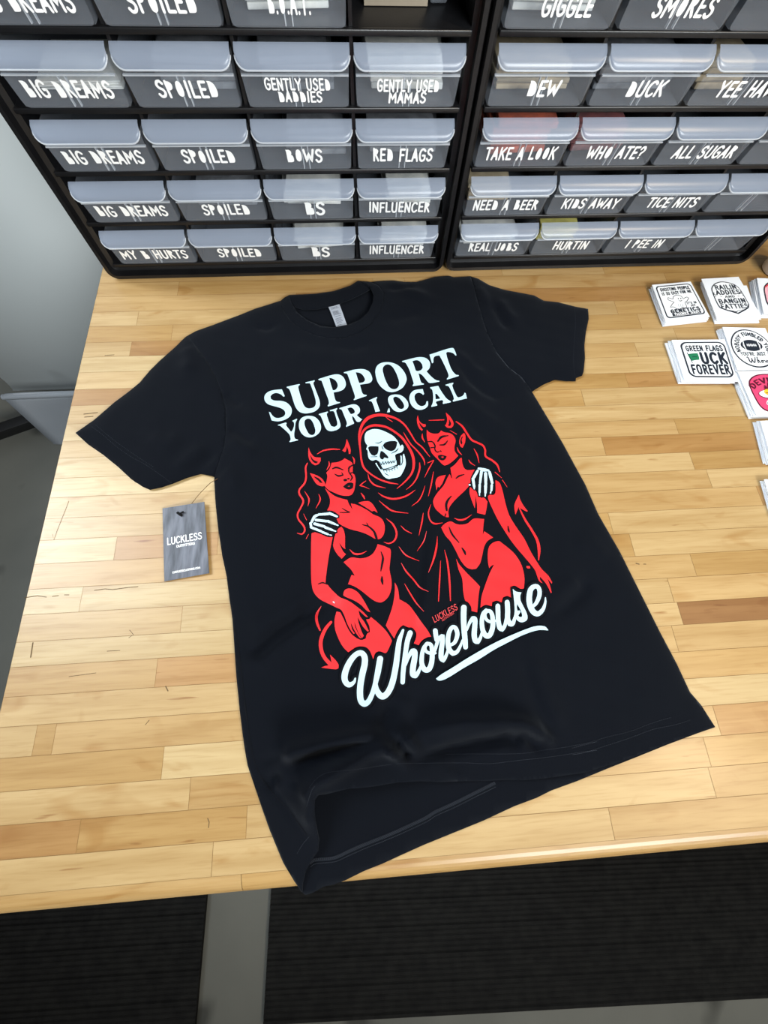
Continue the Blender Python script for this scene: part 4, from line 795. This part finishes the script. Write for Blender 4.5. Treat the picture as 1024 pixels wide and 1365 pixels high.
COL_INN = TP(340, 350, 4, "180,174 195,215 225,265 280,308 350,338 420,345 500,330 560,305 605,262 628,210 632,170 612,130 560,99")
COL_BACK = TP(340, 350, 4, "205,232 260,250 330,247 420,228 510,195 590,155 622,138")
R_SHO = TP(340, 350, 4, "620,103 655,99 700,96 740,95 800,103 860,103 910,90 960,75 1024,70") + TP(560, 350, 4, "155,70 180,78 230,75 268,72")
R_SLV_TOP = TP(560, 350, 4, "268,72 310,85 370,120 450,145 520,158 610,175 660,203 740,212 830,235 897,247")
R_SLV_HEM = TP(560, 350, 4, "897,247 900,300 885,370 877,440 880,510 873,580 865,603 832,616 830,632")
R_SLV_BOT = TP(560, 350, 4, "830,632 780,632 720,625 660,650 610,680 598,690")
R_ARM = TP(560, 350, 4, "268,72 285,120 300,180 320,250 340,320 365,390 410,480 470,555 540,610 580,660 598,690")
R_SIDE = TP(560, 350, 4, "598,690 640,760 700,860 760,960 830,1090 880,1180 950,1340") + TP(730, 700, 4, "385,140 430,230 500,370 600,570 690,740 718,800 760,890 820,960 895,1077")
B_HEM = TP(730, 700, 4, "895,1077 800,1110 640,1170 480,1235 340,1290 160,1364") + TP(540, 840, 4, "780,855 700,895 580,940 420,1015 260,1080 100,1145 0,1190") + TP(310, 900, 4, "800,1005 700,1045 600,1095 540,1115 480,1130 430,1160 390,1172 372,1160")
F_HEM = TP(730, 700, 4, "895,1077 800,1107 640,1164 480,1226 340,1276 200,1320") + TP(540, 840, 4, "850,775 750,790 640,800 540,798 430,805 300,805 200,810 80,805") + TP(310, 900, 4, "1000,565 880,572 780,590 700,600 620,605 560,620 500,635 458,640 440,665 438,720 445,800 460,880 455,940 420,990 388,1050 374,1110 370,1158")
L_SIDE = TP(310, 900, 4, "370,1158 330,1100 270,1000 200,830 140,660 110,570 80,480 60,360 40,200 20,0") + TP(270, 640, 4, "168,860 160,740 145,640 130,520 105,400 85,270 70,130 62,0") + TP(90, 360, 4, "785,1102")
def xy(px, z=.003): return at(px, z)[:, :2]
def seg_dist(p, line):                   # distance of many points to a polyline, and the fraction along it
    best = np.full(len(p), 9.0); frac = np.zeros(len(p)); n = len(line) - 1
    for i in range(n):
        a, b_ = line[i], line[i + 1]; ab = b_ - a; t = np.clip(((p - a) @ ab) / (ab @ ab + 1e-12), 0, 1)
        d = np.linalg.norm(p - a - t[:, None] * ab, axis=1); m = d < best; best[m] = d[m]; frac[m] = (i + t[m]) / n
    return best, frac
EDGE = [xy(q) for q in (L_SLV_TOP, L_SLV_HEM, L_SLV_BOT, L_SHO, COL_TOP, R_SHO, R_SLV_TOP, R_SLV_HEM, R_SLV_BOT, R_SIDE, L_SIDE)]
LSIDE = xy(L_SIDE[:10]); ARMS = [xy(L_ARM), xy(R_ARM)]
def RG(pts, amp, w, end=.25): return (xy(pts, .01), amp, w, end)
T4 = lambda s: TP(270, 640, 4, s); T5 = lambda s: TP(310, 900, 4, s); T6 = lambda s: TP(540, 840, 4, s); T7 = lambda s: TP(730, 700, 4, s)
T1 = lambda s: TP(90, 360, 4, s); T2 = lambda s: TP(340, 350, 4, s); T3 = lambda s: TP(560, 350, 4, s)
RIDGES = [
 RG(T4("170,900 300,905 400,815 520,735 600,680 680,640"), -.0045, .009), RG(T4("200,960 330,960 430,880 540,800 620,745"), .0035, .012), RG(T4("220,800 340,770 440,700 560,620"), .0030, .014),
 RG([(566, 690), (563, 735), (557, 780), (552, 830)], -.0022, .008), RG([(578, 690), (575, 740), (570, 790), (566, 830)], .003, .008), RG([(546, 700), (543, 750), (538, 790)], .0025, .009),
 RG([(524, 932), (517, 950), (511, 964), (507, 978)], -.0030, .008), RG([(542, 925), (536, 945), (530, 968)], .002, .010), RG([(500, 935), (495, 950), (488, 970)], .0015, .010),
 RG(T6("620,130 660,250 700,380 760,500 830,600"), -.0022, .008), RG(T6("670,120 720,260 780,420 850,540"), .002, .010),
 RG(T7("30,480 110,420 200,340 215,265"), -.0032, .009), RG(T7("20,420 100,350 170,280"), .0022, .012), RG(T7("130,100 240,100 340,180"), .0018, .012),
 RG([(610, 478), (618, 487), (630, 505), (648, 520), (662, 526), (678, 526)], -.0030, .008), RG([(606, 466), (628, 490), (650, 502)], .0022, .008), RG([(605, 545), (633, 566), (646, 580), (662, 590)], -.0026, .009), RG([(610, 530), (640, 552), (668, 570)], .0020, .010),
 RG(T3("390,210 420,260 450,310 485,355"), -.0030, .007), RG(T3("420,190 460,260 510,320"), .0022, .009), RG(T3("310,120 340,170 370,240"), .0020, .008),
 RG(T3("500,850 560,960 640,1000"), -.0014, .010), RG(T3("620,900 640,1010 640,1150"), -.0012, .010),
 RG(T1("640,1080 720,1020 790,960"), -.0035, .007), RG(T1("560,1080 640,1010 740,930"), .0025, .010), RG(T1("620,400 650,470 640,560"), .0030, .012), RG(T1("600,520 700,560 790,640"), .0016, .014), RG(T1("420,880 540,930 600,870"), .0022, .012),
 RG(T1("850,830 920,860 1000,920"), -.0026, .008), RG(T1("840,640 880,690 930,720"), -.0020, .008), RG(T1("850,900 930,950 1010,990"), .0022, .010), RG(T1("820,1060 880,1100 900,1200"), .0028, .012),
 RG(T2("0,330 60,345 110,330"), -.0022, .006), RG(T2("420,430 520,450 620,430"), -.0016, .008), RG(T2("700,300 800,280 900,250"), -.0016, .010), RG(T2("760,100 830,150 940,190"), .0022, .010), RG(T2("200,470 320,500 440,480"), .0014, .014), RG(T2("20,930 120,1000 200,1080"), -.0016, .012),
 RG(T2("700,130 790,130 860,115"), -.0024, .006),
 # folds above the open hem
 RG(T5("250,440 330,395 480,358 680,316 860,296"), .0085, .0085), RG(T5("300,500 420,440 560,400 700,375 800,365"), -.0050, .0070), RG(T5("400,590 480,525 620,450 720,395 800,372 880,395 930,440"), .0090, .0075), RG(T5("130,480 200,450 280,420"), -.0030, .006),
 RG(T5("150,590 230,560 330,590 410,600"), -.0040, .007), RG(T5("860,330 910,390 940,445"), -.0050, .006), RG(T5("220,600 260,560 320,520"), .0035, .007),
 RG(T5("210,610 265,575 330,600 410,600 445,560"), .0032, .0042), RG(T5("440,600 420,640 410,720 425,800"), .0030, .0050), RG(T5("790,368 850,400 900,445 940,450"), .0030, .0042), RG(T5("860,300 905,330 945,400"), .0030, .0042), RG(T5("130,490 200,600 300,715 390,850"), -.0022, .0040),
 RG(T6("560,575 615,600 640,565"), .0030, .0042), RG(T6("680,530 740,560 790,605"), .0030, .0045), RG(T6("200,745 270,775 330,800"), .0014, .0045),
 RG(T6("20,560 150,515 300,490 480,478 600,492 690,530 760,585"), .0075, .0090), RG(T6("20,690 150,650 300,622 450,590 540,572 600,590 640,560 700,610 800,620"), -.0050, .0055), RG(T6("60,620 250,575 420,540 560,525"), .0040, .0075), RG(T6("0,540 30,590 60,640"), .0045, .006),
]
HEMLINE = xy([(424, 1062), (440, 1056), (470, 1050), (510, 1044), (560, 1041), (610, 1041)], .02)
SEAMS = [xy(L_ARM, .008), xy(R_ARM, .008)]
def H(p):                                # height of the upper cloth above the bench
    p = np.asarray(p, float)[:, :2]
    d = np.min([seg_dist(p, e)[0] for e in EDGE], 0)
    z = .0030 + .0060 * (1 - np.exp(-d / .011))
    for line, amp, w, end in RIDGES:
        lo = line.min(0) - 3.2 * w; hi = line.max(0) + 3.2 * w
        m = (p[:, 0] > lo[0]) & (p[:, 0] < hi[0]) & (p[:, 1] > lo[1]) & (p[:, 1] < hi[1])
        if not m.any(): continue
        dd, f = seg_dist(p[m], line); t = np.clip(np.minimum(f, 1 - f) / end, 0, 1); t = .25 + .75 * t * t * (3 - 2 * t)
        z[m] += (2.3 if abs(amp) > .0039 and w < .0095 else 1.7) * amp * t * np.exp(-(dd / w) ** 2) * (1 - np.exp(-d[m] / .012))
    dh, f = seg_dist(p, HEMLINE); ds, _ = seg_dist(p, LSIDE)
    tap = np.clip(1.0 - f, 0, 1) ** .7
    z += .030 * tap * np.exp(-(dh / .042) ** 2) * (1 - np.exp(-(ds / .045) ** 2))
    x, y = p[:, 0], p[:, 1]
    z += (.0007 * np.sin(37 * x + 21 * y + 1) * np.sin(17 * x - 43 * y) + .0004 * np.sin(83 * x - 31 * y + 2) * np.sin(29 * x + 71 * y) + .00025 * np.sin(140 * x + 95 * y) * np.sin(60 * x - 150 * y + 1)) * (1 - np.exp(-d / .02))
    for s_ in SEAMS: z -= .0010 * np.exp(-(seg_dist(p, s_)[0] / .0034) ** 2)
    return np.maximum(z, .0026)
def on_shirt(px, eps=0.0, hf=None):      # where photo pixels fall on the cloth
    d = rays(px); z = np.full(len(d), .009)
    for _ in range(7):
        P = CAM + d * ((z - CAM[2]) / d[:, 2])[:, None]; z = (hf or H)(P) + eps
    P = CAM + d * ((z - CAM[2]) / d[:, 2])[:, None]; P[:, 2] = z; return P
m_cloth = mat('black_cotton_jersey', srgb(5, 8, 15), .92, .10)
nodes(m_cloth)[2].inputs['Sheen Weight'].default_value = .045; nodes(m_cloth)[2].inputs['Sheen Roughness'].default_value = .45; nodes(m_cloth)[2].inputs['Sheen Tint'].default_value = (.8, .88, 1, 1)
n, l, b = nodes(m_cloth); tc = n.new('ShaderNodeTexCoord'); nz = n.new('ShaderNodeTexNoise'); nz.inputs['Scale'].default_value = 900; bp = n.new('ShaderNodeBump'); bp.inputs['Strength'].default_value = .35; bp.inputs['Distance'].default_value = .0004
l.new(tc.outputs['Object'], nz.inputs['Vector']); l.new(nz.outputs[0], bp.inputs['Height']); l.new(bp.outputs[0], b.inputs['Normal'])
m_stitch = mat('dark_grey_thread', srgb(40, 44, 52), .8, .3)
m_pw = mat('pale_plastisol_ink', srgb(178, 204, 213), .6, .4); m_pr = mat('red_plastisol_ink', srgb(204, 24, 30), .6, .4); m_pk_ = mat('black_plastisol_ink', srgb(9, 11, 16), .85, .12); m_logo = mat('dull_red_ink', srgb(196, 62, 64), .6, .3)
shirt = empty('t_shirt', (.5, .42, 0))
tag(shirt, 'black T-shirt with a red and white devil and skeleton print laid flat on the bench', 'T-shirt')
def loc(o, v): return np.asarray(v) - np.array(o.location)
def cloth(name, loop_px, hf, step, thick=.0011, drop=0.0):
    L = []
    for i in range(len(loop_px)):        # denser outline
        a, b_ = np.array(loop_px[i]), np.array(loop_px[(i + 1) % len(loop_px)]); k = max(1, int(np.linalg.norm(b_ - a) / 6))
        L += [a + (b_ - a) * j / k for j in range(k)]
    L = np.array(L); w = on_shirt(L, -drop, hf)[:, :2]
    ok = np.linalg.norm(w - np.roll(w, 1, 0), axis=1) > 3e-4; w = w[ok]
    v, f = fill([w], step); z = hf(v) - drop
    o = obj(name, loc(shirt, np.column_stack([v, z])), f, m_cloth, shirt, True)
    s_ = o.modifiers.new('solid', 'SOLIDIFY'); s_.thickness = thick; s_.offset = -1
    return o
def chain(*ls):
    out = []
    for q in ls:
        for p in q:
            if not out or math.hypot(out[-1][0] - p[0], out[-1][1] - p[1]) > .3: out.append(p)
    if math.hypot(out[0][0] - out[-1][0], out[0][1] - out[-1][1]) < .3: out.pop()
    return out
def HB(p):                               # lower cloth
    p = np.asarray(p)[:, :2]; x, y = p[:, 0], p[:, 1]
    return .0017 + .0004 * np.sin(40 * x + 25 * y) + .003 * np.exp(-((x - .33) / .03) ** 2 - ((y - .06) / .03) ** 2)
front = cloth('front_panel', chain(L_SHO, COL_OUT, R_SHO, R_ARM, R_SIDE, F_HEM, L_SIDE, L_ARM[::-1]), H, .0034)
cloth('back_panel', chain(L_SHO, COL_TOP, R_SHO, R_ARM, R_SIDE, B_HEM, L_SIDE, L_ARM[::-1]), HB, .008, .0009)
cloth('sleeve', chain(L_SLV_TOP, L_SLV_HEM, L_SLV_BOT, L_ARM[::-1]), H, .0045)
cloth('sleeve', chain(R_SLV_TOP, R_SLV_HEM, R_SLV_BOT, R_ARM[::-1]), H, .0045)
# neck rib: front band, back band
def HC(p): return H(p) + .0008
def HN(p): return np.minimum(H(p), .0052) + .0004
cloth('collar', chain([COL_TOP[2]], COL_INN, COL_TOP[-2:], COL_OUT[::-1]), HC, .004, .0013)
cloth('back_collar', chain(COL_TOP[1:-1], TP(340, 350, 4, "622,138"), COL_BACK[::-1]), HN, .004, .0012)
lq = TP(340, 350, 4, "392,237 450,222 490,332 437,350"); lw = at(lq, .0045)
mb = MB(); g = np.array([(i / 4, j / 8) for j in range(9) for i in range(5)])
def labfn(p, dz=0.0):
    u = p[:, :1]; v = p[:, 1:2]; q = (lw[3] * (1 - u) + lw[2] * u) * (1 - v) + (lw[0] * (1 - u) + lw[1] * u) * v
    return loc(shirt, q + np.column_stack([np.zeros((len(p), 2)), .0009 * np.sin(p[:, 1] * 3.1) + dz]))
mb.add(labfn(g), [(j * 5 + i, j * 5 + i + 1, (j + 1) * 5 + i + 1, (j + 1) * 5 + i) for j in range(8) for i in range(4)])
o = mb.obj('neck_label', mat('grey_satin_label', srgb(158, 164, 174), .5, .4), shirt); o['label'] = 'grey care label'; o.modifiers.new('solid', 'SOLIDIFY').thickness = .0004
mb = MB(); rnd = random.Random(5)
for yy, n_ in ((.90, 4), (.84, 5), (.70, 4), (.66, 5), (.62, 4), (.58, 5), (.54, 5), (.46, 5), (.36, 4), (.31, 5), (.26, 5), (.21, 5), (.16, 4), (.08, 3)):   # lines of tiny unreadable print
    x = .16
    for k in range(n_):
        w_ = rnd.uniform(.06, .14); q = labfn(np.array([[x, yy], [x + w_, yy], [x + w_, yy + .022], [x, yy + .022]]), .0003); mb.add(q, [(0, 1, 2, 3)]); x += w_ + .03
mb.obj('label_print', mat('grey_label_ink', srgb(84, 88, 98), .6, .3), o)
# stitched seams
def dashes(mb, px, on, off, w, hf, eps, cross=0.0):
    p = crom(np.array(px, float), False, 6); s_ = np.r_[0, np.cumsum(np.linalg.norm(np.diff(p, axis=0), axis=1))]; L = s_[-1]; t = 0
    while t < L:
        q = np.column_stack([np.interp([t, min(t + on, L)], s_, p[:, k]) for k in range(2)])
        if cross: d = q[1] - q[0]; nr = np.array([-d[1], d[0]]) / (np.linalg.norm(d) + 1e-9); q = np.array([q[0] - nr * cross, q[1] + nr * cross])
        v, f = ribbon(np.column_stack([q, [w, w]]), False); v3 = loc(shirt, on_shirt(v, eps, hf)); mb.add(v3, fixed_up(v3, f)); t += on + off
def shift(px, dx, dy): return [(a + dx, b_ + dy) for a, b_ in px]
mb = MB()
h1 = T5("410,600 440,560 490,525 560,512 640,505 760,488 880,472 1000,470") + T6("80,710 200,708 330,708 450,712 560,700 650,690 740,680 850,665 940,650 1024,640") + T7("130,1225 200,1212 300,1180 440,1135 560,1090 680,1065 760,1040")
dashes(mb, h1, 1.5, 1.2, .4, H, .0005)
mb.obj('hem_stitching', m_stitch, shirt); mb = MB()
h2 = T6("220,662 330,660 450,660 560,660 650,655 740,640 850,625 940,608 1024,595") + T7("130,1190 300,1135 440,1100 560,1055 660,1025")
dashes(mb, h2, 1.5, 1.2, .35, H, .0005)
dashes(mb, T5("345,950 375,900 410,860"), 1.5, .8, .5, H, .0005); dashes(mb, T5("395,700 420,620 440,590"), 1.5, .8, .5, H, .0005)
mb.obj('hem_stitching', m_stitch, shirt); mb = MB()
dashes(mb, T1("130,835 190,880 260,940 330,990 420,1040 500,1095 560,1140"), 1.3, 1.1, .35, H, .0005); dashes(mb, T1("150,825 220,885 300,945 380,1000 460,1050"), 1.3, 1.1, .32, H, .0005)
mb.obj('hem_stitching', m_stitch, shirt); mb = MB()
dashes(mb, T3("826,240 830,330 820,450 820,560 826,600"), 1.3, 1.1, .32, H, .0005)
mb.obj('hem_stitching', m_stitch, shirt)
mb = MB(); bh = T5("412,1003 440,985 540,975 620,940 700,905 850,845 1024,765") + T6("160,970 260,925 350,880 480,815")
dashes(mb, bh, .5, 1.1, .55, HB, .0006, 2.2); dashes(mb, shift(bh, 1.2, 5.0), 1.4, .9, .5, HB, .0006, .5); mb.obj('overlock_stitching', m_stitch, shirt)
mb = MB()
p = T4("168,760 200,960 215,1100 240,1300") + T5("60,140 85,300 125,490 200,610 300,720 395,850")
v, f = ribbon(np.column_stack([crom(np.array(p), False, 6), np.full(6 * (len(p) - 1) + 1, .9)])); v3 = on_shirt(v, .0005); mb.add(loc(shirt, v3), fixed_up(v3, f))
mb.obj('side_seam', m_pk_, shirt)

# prints: flexible ink films that follow the cloth
def tl(t, a):
    ox, oy = TILE[t]; a = np.array(a, float); a[:, 0] = ox + a[:, 0] / 8; a[:, 1] = oy + a[:, 1] / 8
    if a.shape[1] == 3: a[:, 2] /= 8
    return a
def ink_fill(mb, items, eps, mi, step=4.0, sub=3, corner=48):
    for t, o1, o2 in items:
        L = [crom(tl(t, nums(q)), True, sub, corner) for q in (o1, o2) if q]
        v, f = fill(L, step); v3 = on_shirt(v, eps); mb.add(loc(shirt, v3), fixed_up(v3, f), mi)
def ink_stroke(mb, items, eps, mi, grow=0.0):
    for i_, (t, s_) in enumerate(items):
        p = tl(t, nums(s_)); p = crom(p, False, 5, 75) if len(p) > 2 else np.array([p[0] + (p[1] - p[0]) * k / 4 for k in range(5)])
        p[:, 2] = np.maximum(p[:, 2], .2) + grow
        v, f = ribbon(p); v3 = on_shirt(v, eps + 8e-6 * i_); mb.add(loc(shirt, v3), fixed_up(v3, f), mi)
E1, E2, E3, E4 = .0007, .0011, .0015, .0019
INK = [m_pw, m_pr, m_pk_, m_logo]
mb = MB(); ink_fill(mb, SUPPORT, E1, 0); mb.obj('slogan_lettering', INK, front)
mb = MB(); ink_fill(mb, YOURLOCAL, E1, 0); mb.obj('slogan_lettering', INK, front)
mb = MB(); ink_stroke(mb, REAPER_S, E1, 1); ink_fill(mb, SKULL_W, E1, 0); ink_fill(mb, SKULL_K, E2, 2); ink_stroke(mb, SKULL_KS, E2, 2); mb.obj('hooded_skeleton_print', INK, front)
for F_, ST, K_, KS, WH in ((LW_F, LW_S, LW_K, LW_KS, LW_W), (RW_F, RW_S, RW_K, RW_KS, RW_W)):
    mb = MB(); ink_fill(mb, F_, E1, 1); ink_stroke(mb, ST, E1, 1); ink_fill(mb, K_, E2, 2); ink_stroke(mb, KS, E2, 2, .35); ink_stroke(mb, WH, E3, 0)
    mb.obj('devil_woman_print', INK, front)
mb = MB(); ink_stroke(mb, SCRIPT_S, E3, 2, 6.0); ink_stroke(mb, SCRIPT_S, E4, 0)
for t, o1, o2 in SCRIPT_F: ink_fill(mb, [(t, o1, o2)], E4, 0)
L_ = tl('d', nums(SCRIPT_F[0][1])); c_ = np.vstack([L_, L_[:1]]); v, f = ribbon(np.column_stack([crom(c_, False, 3), np.full(3 * len(L_) + 1, 6.5)])); v3 = on_shirt(v, E3); mb.add(loc(shirt, v3), fixed_up(v3, f), 2)
mb.obj('script_lettering', INK, front)
mb = MB(); parts, tw = lettering('LUCKLESS', .14, False, .16); p0, p1 = np.array((579.2, 830.0)), np.array((610.5, 812.0)); ex = (p1 - p0) / tw; ey = np.array((-.42, -1.0)) * 7.2
for v, f in parts:
    v3 = on_shirt(p0 + v[:, :1] * ex + v[:, 1:2] * ey, E2); mb.add(loc(shirt, v3), fixed_up(v3, f), 3)
parts, tw = lettering('OUTFITTERS', .16, False, .14); p0, p1 = np.array((590.0, 828.2)), np.array((605.5, 818.2)); ex = (p1 - p0) / tw; ey = np.array((-.42, -1.0)) * 2.0
for v, f in parts:
    v3 = on_shirt(p0 + v[:, :1] * ex + v[:, 1:2] * ey, E2); mb.add(loc(shirt, v3), fixed_up(v3, f), 3)
mb.obj('small_lettering', INK, front)
